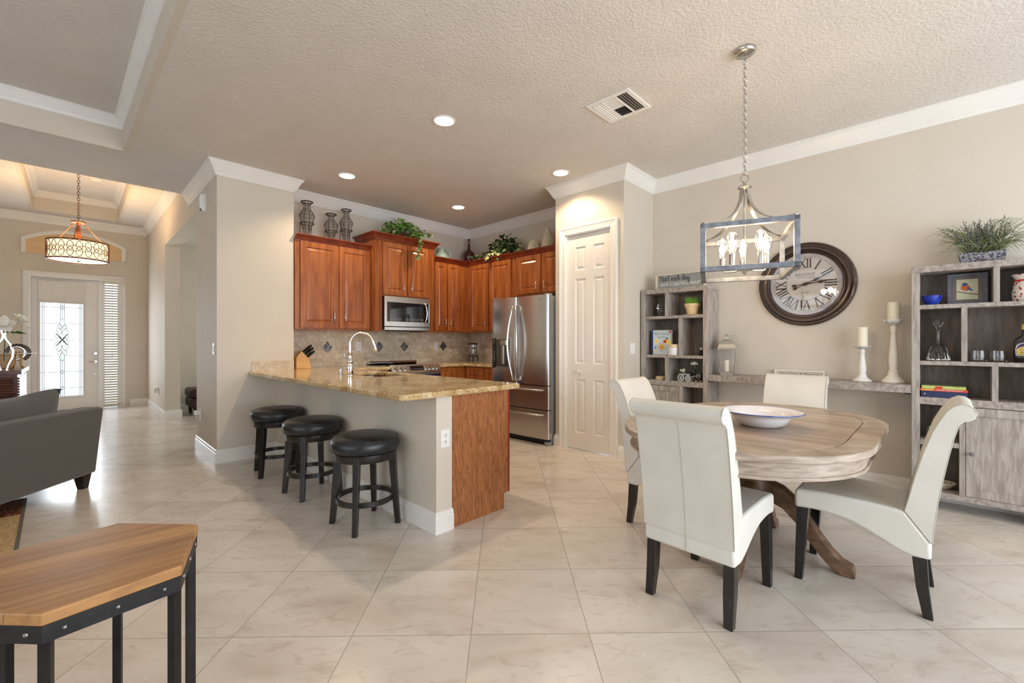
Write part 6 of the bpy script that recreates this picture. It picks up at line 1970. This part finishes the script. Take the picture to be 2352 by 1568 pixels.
def pillow(u0, u1, zb_, h, v0, lean, thick):
    m = M(sofa)
    nu, nv = 16, 10
    for side in (-1, 1):
        pts, f = [], []
        for i in range(nu+1):
            for j in range(nv+1):
                a, b = i/nu, j/nv
                e = (4*a*(1-a))**.45*(4*b*(1-b))**.45
                wob = .012*math.sin(9*a+3*b)*e
                sag = -.03*math.sin(PI*a)*0+.02*math.cos(6*a)*b
                pin = .035*(abs(2*a-1)**6)*(1 if b > .5 else .3)
                pts.append((u0+(u1-u0)*a, v0+lean*b+side*(thick*e+wob)*.5, zb_+h*b*(1-pin)+sag))
        for i in range(nu):
            for j in range(nv):
                k = i*(nv+1)+j
                f.append((k, k+1, k+nv+2, k+nv+1))
        m.add(pts, f)
    return m
for u0, u1 in ((.16, 1.06), (1.1, 2.0)):
    build('back_cushion', pillow(u0, u1, .42, .42, .26, -.12, .24), 'cushion', t, smooth=60)

def rug_material():
    m, n, l, b = base('patchwork_shag')
    v = obj_coord(n)
    g = mapping(n, l, v, scale=(1/.9, 1/.84, 1), loc=(.15/.9, -4.32/.84+7, 0))
    sx_ = n.new('ShaderNodeSeparateXYZ'); l.new(g, sx_.inputs[0])
    cb = n.new('ShaderNodeCombineXYZ')
    l.new(math_(n, l, 'FLOOR', sx_.outputs[0]), cb.inputs[0]); l.new(math_(n, l, 'FLOOR', sx_.outputs[1]), cb.inputs[1])
    ch = math_(n, l, 'MODULO', math_(n, l, 'ABSOLUTE', math_(n, l, 'ADD', math_(n, l, 'FLOOR', sx_.outputs[0]), math_(n, l, 'FLOOR', sx_.outputs[1]))), 2.0)
    nz = noise(n, l, mapping(n, l, v, scale=(3, 1, 1)), 26, 4)
    rust = ramp(n, l, nz, [(.3, S(62, 42, 34)), (.5, S(118, 70, 44)), (.7, S(156, 104, 72))])
    tan = ramp(n, l, nz, [(.3, S(178, 148, 108)), (.7, S(206, 178, 138))])
    l.new(mix(n, l, ch, rust, tan), b.inputs['Base Color'])
    setp(b, rough=.95, spec=.1)
    bp = n.new('ShaderNodeBump'); bp.inputs['Strength'].default_value = .8; bp.inputs['Distance'].default_value = .01
    l.new(nz, bp.inputs['Height']); l.new(bp.outputs['Normal'], b.inputs['Normal'])
    return m
MT['rug'] = rug_material()
t = thing('area_rug', 'brown and tan patchwork rug on the floor under the sofa', 'rug', (-1.6, 3.7, 0))
build('pile', M().box(-3.1, -.165, 2.3, 5.10, .0005, .012), 'rug', t)
MT['binding'] = mat('grey_rug_binding', S(98, 92, 88), S(112, 106, 100), 60, rough=.9)
for a in ((-.165, -.148, 2.3, 5.10), (-3.117, -3.1, 2.3, 5.10), (-3.117, -.148, 2.283, 2.3), (-3.117, -.148, 5.10, 5.117)):
    build('binding', M().box(a[0], a[1], a[2], a[3], .0005, .013), 'binding', t)

# hexagonal side table in the foreground
HV = [(.158, 2.05), (.345, 1.84), (.25, 1.535), (-.021, 1.492), (-.208, 1.702), (-.113, 2.007)]
hc = Vector((.0685, 1.771))
def hexr(k):
    return [tuple(hc+(Vector(p)-hc)*k) for p in HV]
t = thing('side_table', 'hexagonal wood-topped side table on a black iron frame in the foreground', 'table', (hc.x, hc.y, 0))
top = build('tabletop', M().prism(hexr(1.0), .570, .600), 'sidewood', t, bevel=.004)
rail = []
for i in range(6):
    a, b = Vector(HV[i]), Vector(HV[(i+1) % 6])
    ai, bi = hc+(a-hc)*.955, hc+(b-hc)*.955
    a1, b1 = hc+(a-hc)*.99, hc+(b-hc)*.99
    r_ = build('apron_rail', M().prism([tuple(a1), tuple(b1), tuple(bi), tuple(ai)], .528, .5698), 'iron', t)
    out = ((a1+b1)/2-hc).normalized()
    for q in (.14, .5, .86):
        p = a1*(1-q)+b1*q+out*-.001
        build('bolt', M().ball((p.x, p.y, .549), .0065, 10, 6, (1, 1, 1)), 'bolt', r_, smooth=60)
for i in range(6):
    c = Vector(HV[i]); d = (hc-c).normalized(); s_ = Vector((-d.y, d.x))
    p = [c+d*.012+s_*.0115, c+d*.035+s_*.0115, c+d*.035-s_*.0115, c+d*.012-s_*.0115]
    build('leg', M().prism([tuple(q) for q in p], 0, .5285), 'iron', t, bevel=.0015)
for i in range(6):
    a, b = hc+(Vector(HV[i])-hc)*.93, hc+(Vector(HV[(i+1) % 6])-hc)*.93
    a2, b2 = hc+(Vector(HV[i])-hc)*.87, hc+(Vector(HV[(i+1) % 6])-hc)*.87
    build('foot_rail', M().prism([tuple(a), tuple(b), tuple(b2), tuple(a2)], .0005, .02), 'iron', t)

# entry hall console with its ornaments
MT['mahogany'] = mat('dark_mahogany', S(70, 34, 22), S(102, 54, 36), 3, (2, 8, 8), rough=.28, coat=.5)
CA, CB0, CB1, CZ = -1.41, 1.62, 2.7, .93
t = thing('console_cabinet', 'dark ribbed wood console in the entry hall behind the sofa', 'console', hall(-1.9, 2.1, 0))
build('top_slab', M(hall).box(-2.6, CA, CB0, CB1, CZ-.045, CZ), 'mahogany', t, bevel=.004)
m = M(hall).box(-2.58, CA-.03, CB0+.03, CB1-.02, .08, CZ-.045)
build('carcass', m, 'mahogany', t)
for side in (0, 1):
    m = M(hall)
    z = .10
    while z < CZ-.075:
        if side:
            m.loft([[(CA-.03+d_, b_, z+h_) for d_, h_ in ((0, 0), (.012, .004), (.016, .013), (.012, .022), (0, .026))] for b_ in (CB0+.06, CB1-.03)])
        else:
            m.loft([[(a_, CB0+.03-d_, z+h_) for d_, h_ in ((0, 0), (.012, .004), (.016, .013), (.012, .022), (0, .026))] for a_ in (-2.56, CA-.06)])
        z += .028
    build('ribbed_panel', m, 'mahogany', t, smooth=40)
for a, b in ((-2.55, CB0+.05), (CA-.09, CB0+.05), (-2.55, CB1-.09), (CA-.09, CB1-.09)):
    build('foot', M(hall).box(a, a+.06, b, b+.05, 0, .08), 'mahogany', t)
MT['petal'] = mat('white_petals', S(244, 240, 232), S(236, 228, 214), 12, rough=.6)
MT['silver'] = mat('polished_silver', (.8, .8, .8, 1), (.84, .84, .83, 1), 4, rough=.12, metal=1)
va, vb = -1.545, 1.80
t = thing('flower_vase', 'wavy silver vase with white silk blossoms on the console', 'vase', hall(va, vb, CZ))
def ribbon(pts, wdt):
    return M(hall).loft([[(a-.004, b-wdt, z), (a+.004, b-wdt, z), (a+.004, b+wdt, z), (a-.004, b+wdt, z)] for a, b, z in pts])
right = [(va+.02, CZ), (va+.035, CZ+.06), (va+.06, CZ+.13), (va+.065, CZ+.20), (va+.045, CZ+.27), (va+.015, CZ+.32), (va+.005, CZ+.36), (va+.02, CZ+.42)]
build('silver_ribbon', ribbon([(a, vb, z) for a, z in right], .05), 'silver', t, smooth=50)
build('silver_ribbon', ribbon([(2*va-a, vb, z) for a, z in right], .05), 'silver', t, smooth=50)
build('stem', M(hall).tube([(va, vb, CZ+.1), (va+.01, vb, CZ+.38), (va+.06, vb-.01, CZ+.47), (va+.10, vb-.01, CZ+.50)], .004, 6), 'leaf2', t)
def blossom(c, d, s):
    m = M()
    D = Vector(d).normalized(); U = D.orthogonal().normalized(); V = D.cross(U)
    for ringk, (k, op, L_) in enumerate(((5, 1.0, 1.0), (4, .55, .8))):
        for i in range(k):
            a = 2*PI*i/k+ringk*.6
            out = U*math.cos(a)+V*math.sin(a)
            side = D.cross(out).normalized()
            pts, f = [], []
            for j in range(6):
                q = j/5
                w_ = s*.42*math.sin(PI*min(q*.85+.12, 1))
                c_ = Vector(c)+out*(s*L_*q*op)+D*(s*(.55 if ringk else .25)*math.sin(q*1.6))
                pts += [tuple(c_-side*w_+D*(.12*s*q)), tuple(c_), tuple(c_+side*w_+D*(.12*s*q))]
            for j in range(5):
                f += [(3*j, 3*j+1, 3*j+4, 3*j+3), (3*j+1, 3*j+2, 3*j+5, 3*j+4)]
            m.add(pts, f)
    m.ball(tuple(Vector(c)+D*s*.2), s*.16, 8, 6)
    return m
for (a, b, z), d, s in (((va+.11, vb-.01, CZ+.51), (.7, -.3, .5), .10), ((va-.0, vb-.04, CZ+.47), (.0, -.9, .4), .10), ((va-.10, vb-.03, CZ+.52), (-.5, -.5, .6), .10)):
    build('blossom', blossom(hall(a, b, z), d, s), 'petal', t, smooth=60)
m = M()
for dx in (-.05, .02, .06, .09):
    leaf(m, hall(va+dx, vb-.02, CZ+.385), (dx*8, -.3, .1), .09)
build('leaves', m, 'leaf1', t)
sa_, sb_ = -1.46, 2.05
t = thing('hoop_sculpture', 'bronze and silver hoop sculpture on legs, right of the vase on the console', 'sculpture', hall(sa_, sb_, CZ))
MT['goldbronze'] = mat('gold_bronze', S(150, 104, 52), S(178, 130, 72), 10, rough=.3, metal=.8)
build('outer_hoop', M(hall).tube([(sa_+.085*math.cos(R(a)), sb_, CZ+.175+.085*math.sin(R(a))) for a in range(-60, 181, 12)], .007, 8, flat=2.2), 'bronze', t, smooth=60)
build('inner_hoop', M(hall).tube([(sa_-.01+.062*math.cos(R(a)), sb_, CZ+.172+.07*math.sin(R(a))) for a in range(-90, 150, 12)], .006, 8, flat=2.2), 'silver', t, smooth=60)
for da in (-.03, .025):
    build('leg', M(hall).tube([(sa_+da*.7, sb_, CZ+.19), (sa_+da, sb_, CZ+.12), (sa_+da*.9, sb_, CZ+.05), (sa_+da*1.4, sb_, CZ+.012), (sa_+da*1.9, sb_, CZ+.006)], .010, 8, radii=[.016, .012, .009, .010, .006]), 'goldbronze', t, smooth=60)
build('arrow_rod', M(hall).tube([(sa_-.08, sb_-.015, CZ+.165), (sa_+.14, sb_-.015, CZ+.168)], .006, 8), 'silver', t, smooth=50)
MT['tanstone'] = mat('tan_stone', S(186, 146, 104), S(206, 172, 132), 26, rough=.8, bump=.3)
solo('tan_box', 'tan textured box behind the silver vase on the console', 'box', M(hall).box(-1.80, -1.50, 2.25, 2.38, CZ+.0005, CZ+.16), 'tanstone', bevel=.006)
MT['brownleather'] = mat('brown_leather', S(48, 28, 20), S(64, 38, 28), 12, rough=.4)
t = thing('ottoman', 'dark brown leather ottoman just visible in the den past the pillar', 'ottoman', (1.9, 9.15, 0))
build('base', M().box(1.565, 2.25, 8.82, 9.35, .13, .29), 'brownleather', t, bevel=.03, seg=3)
build('cushion', M().box(1.555, 2.26, 8.81, 9.36, .295, .445), 'brownleather', t, bevel=.045, seg=3)
for x_, y_ in ((1.60, 8.86), (2.17, 8.86), (1.60, 9.26), (2.17, 9.26)):
    build('leg', M().loft([[(x_+.012, y_+.012, 0), (x_+.048, y_+.012, 0), (x_+.048, y_+.048, 0), (x_+.012, y_+.048, 0)], [(x_, y_, .135), (x_+.06, y_, .135), (x_+.06, y_+.06, .135), (x_, y_+.06, .135)]]), 'darkfoot', t)
